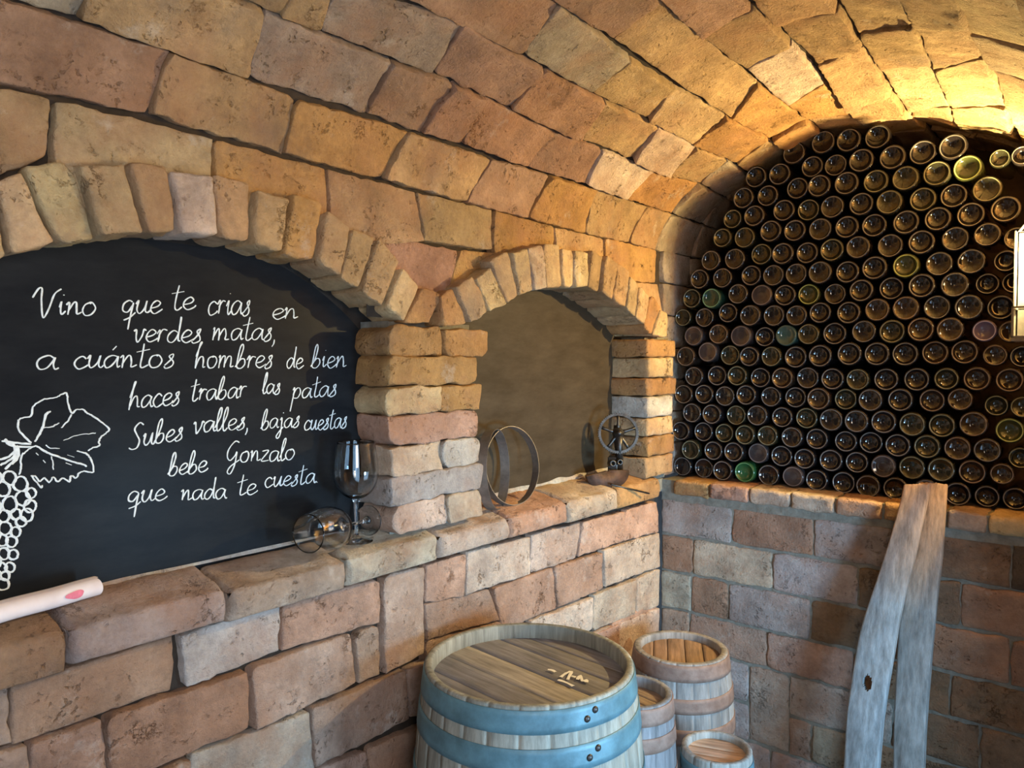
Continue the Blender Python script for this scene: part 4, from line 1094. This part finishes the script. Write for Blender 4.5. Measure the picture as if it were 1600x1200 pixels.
v, f = lathe([(0, -.016), (.019, -.016), (.021, -.012), (.021, .008), (.017, .014), (.011, .018), (.009, .026), (.006, .030), (0, .031)], 28); part('hub', mesh('hub', v, f, M_IRON), gw)
back = gc - wv * .028
v, f = tube([back + Vector((0, 0, .03)), back, back + Vector((.004, .004, -.07)), back + Vector((.006, .006, -.135))], [.013, .016, .0125, .015], 14)
part('post', mesh('post', [loc(p) for p in v], f, M_IRON), tl)
v, f = tube([gc + wv * .008 + Vector((.0, .004, -.01)), gc + wv * .010 + Vector((0, .006, -.05)), gc + wv * .008 + Vector((0, .008, -.105))], [.014, .0115, .0135], 12)
part('arm', mesh('arm', [loc(p) for p in v], f, M_IRON), tl)
for (px, py, rr) in ((957, 724, .0125), (968, 722, .0115)):
    c = onX(px, py, .015)
    v, f = lathe([(rr * .5, -.03), (rr, -.03), (rr, .008), (rr * .85, .010), (rr * .5, .010), (rr * .5, -.03)], 20)
    part('pipe_stub', mesh('pipe_stub', v, f, M_IRON), tl, loc=loc(c), rot=Vector((.7, -.7, .1)).to_track_quat('Z', 'Y').to_euler())
# rounded rusty cradle: half-disc shell
c = onX(948, 739, -.015); v, f = [], []
du = Vector((.42, .9, .06)).normalized(); dn = Vector((.86, -.42, 0)).normalized(); dz_ = Vector((0, 0, 1))
nA = 22; 
for sgn, th_ in ((0, 0), (1, .010)):
    for i in range(nA + 1):
        a = math.pi * i / nA
        for rr in (1.0, 0.05):
            p = c + du * (-math.cos(a) * .090 * rr) + dz_ * (-math.sin(a) * .056 * rr + .010 * (1 - rr)) + dn * (th_ + .018 * math.sin(a) * rr)
            v.append(loc(p))
m = (nA + 1) * 2
for i in range(nA):
    a0 = i * 2; f += [(a0, a0 + 2, a0 + 3, a0 + 1), (m + a0, m + a0 + 1, m + a0 + 3, m + a0 + 2), (a0, m + a0, m + a0 + 2, a0 + 2), (a0 + 1, a0 + 3, m + a0 + 3, m + a0 + 1)]
part('cradle', mesh('cradle', v, f, M_RUST), tl, label='rust-brown rounded iron cradle')
bl = boxes([((-.018, -.026, 0), (.018, .026, .085)), ((-.030, -.045, 0), (.026, .040, .014))], .004)
part('base_block', bl, tl, M_IRON, loc=(-.028, .012, .002), rot=(0, 0, .45))
r0, r1_ = onX(955, 757, .02), onX(1014, 771, .07)
v, f = tube([r0, r0.lerp(r1_, .5), r1_], .0036, 10); part('rod_handle', mesh('rod_handle', [loc(p) for p in v], f, M_IRON), tl)

# ---------------------------------------------------------------- lantern
M_LFRAME = simple('lantern_grey_metal', (.16, .15, .14), .5, .6, var=.15, scale=40)
lx0, lx1, ly0, ly1, lz0, lz1 = 1.168, 1.305, 2.580, 2.700, 1.625, 1.945
ln = thing('lantern', 'lit grey metal lantern hanging before the bottles at the right edge', 'lantern', ((lx0 + lx1) / 2, (ly0 + ly1) / 2, lz0))
lc = ln.location
def lb(lst): return [(tuple(Vector(a_) - lc), tuple(Vector(b_) - lc)) for a_, b_ in lst]
t_ = .006
fr = []
for x in (lx0, lx1 - t_):
    for y in (ly0, ly1 - t_): fr.append(((x, y, lz0), (x + t_, y + t_, lz1 if y > ly0 else 1.715)))
for zz in (lz0, 1.710):
    fr += [((lx0, ly0, zz), (lx1, ly0 + t_, zz + t_)), ((lx0, ly1 - t_, zz), (lx1, ly1, zz + t_)), ((lx0, ly0, zz), (lx0 + t_, ly1, zz + t_)), ((lx1 - t_, ly0, zz), (lx1, ly1, zz + t_))]
fr.append(((lx0, ly1 - t_, lz1 - t_), (lx1, ly1, lz1)))
part('frame', boxes(lb(fr), .001), ln, M_LFRAME)
part('back_plate', boxes(lb([((lx0 - .004, ly1 - .006, lz0), (lx1 + .004, ly1, lz1)), ((lx0 - .004, 2.667, lz0), (lx0 - .001, ly1, lz1)), ((lx1 + .001, 2.667, lz0), (lx1 + .004, ly1, lz1))])), ln, M_LFRAME)
part('base_plate', boxes(lb([((lx0, ly0, lz0 - .010), (lx1, ly1, lz0))]), .002), ln, M_LFRAME)
# open cage top drawn in to a ring, then the hanging rod to the vault
cx_, cy_ = lc.x, 2.696
v, f = [], []
for (x, y) in ((lx0 + .004, ly1 - .004), (lx1 - .004, ly1 - .004)):
    a_, b_ = tube([Vector((x, y, lz1)) - lc, Vector((cx_, cy_, lz1 + .09)) - lc], .0035, 8); o_ = len(v); v += a_; f += [tuple(q + o_ for q in g_) for g_ in b_]
part('top_cage', mesh('top_cage', v, f, M_LFRAME), ln)
vz = 2.33
while vault(PS[-1] * .5, 0)[0].z and False: pass
v, f = tube([Vector((cx_, cy_, lz1 + .085)) - lc, Vector((cx_, cy_, 2.22)) - lc], .0045, 10); part('hanging_rod', mesh('hanging_rod', v, f, M_LFRAME), ln)
v, f = tube([Vector((LAMP.x, LAMP.y, lz0)) - lc, Vector((LAMP.x, LAMP.y, LAMP.z - .014)) - lc], [.011, .004], 14); part('filament_post', mesh('filament_post', v, f, M_LFRAME), ln)
GLOBE = Vector((1.222, 2.618, 1.785))
v, f = tube([Vector((GLOBE.x, GLOBE.y, lz0)) - lc, GLOBE - Vector((0, 0, .030)) - lc], .012, 14); part('socket', mesh('socket', v, f, M_LFRAME), ln)
mglow, nt, b = new_mat('lit_bulb'); b.inputs['Base Color'].default_value = (1, .9, .7, 1); b.inputs['Emission Color'].default_value = (1, .80, .48, 1); b.inputs['Emission Strength'].default_value = 30
v, f = lathe(catmull([(0, -.036), (.012, -.034), (.016, -.024), (.027, .0), (.029, .014), (.020, .034), (0, .042)], 4), 28)
part('bulb', mesh('bulb', v, f, mglow), ln, loc=GLOBE - lc)
add_light('lantern_light', 'POINT', LAMP, LAMP_W, (1.0, 0.74, 0.30), shadow_soft_size=0.004)
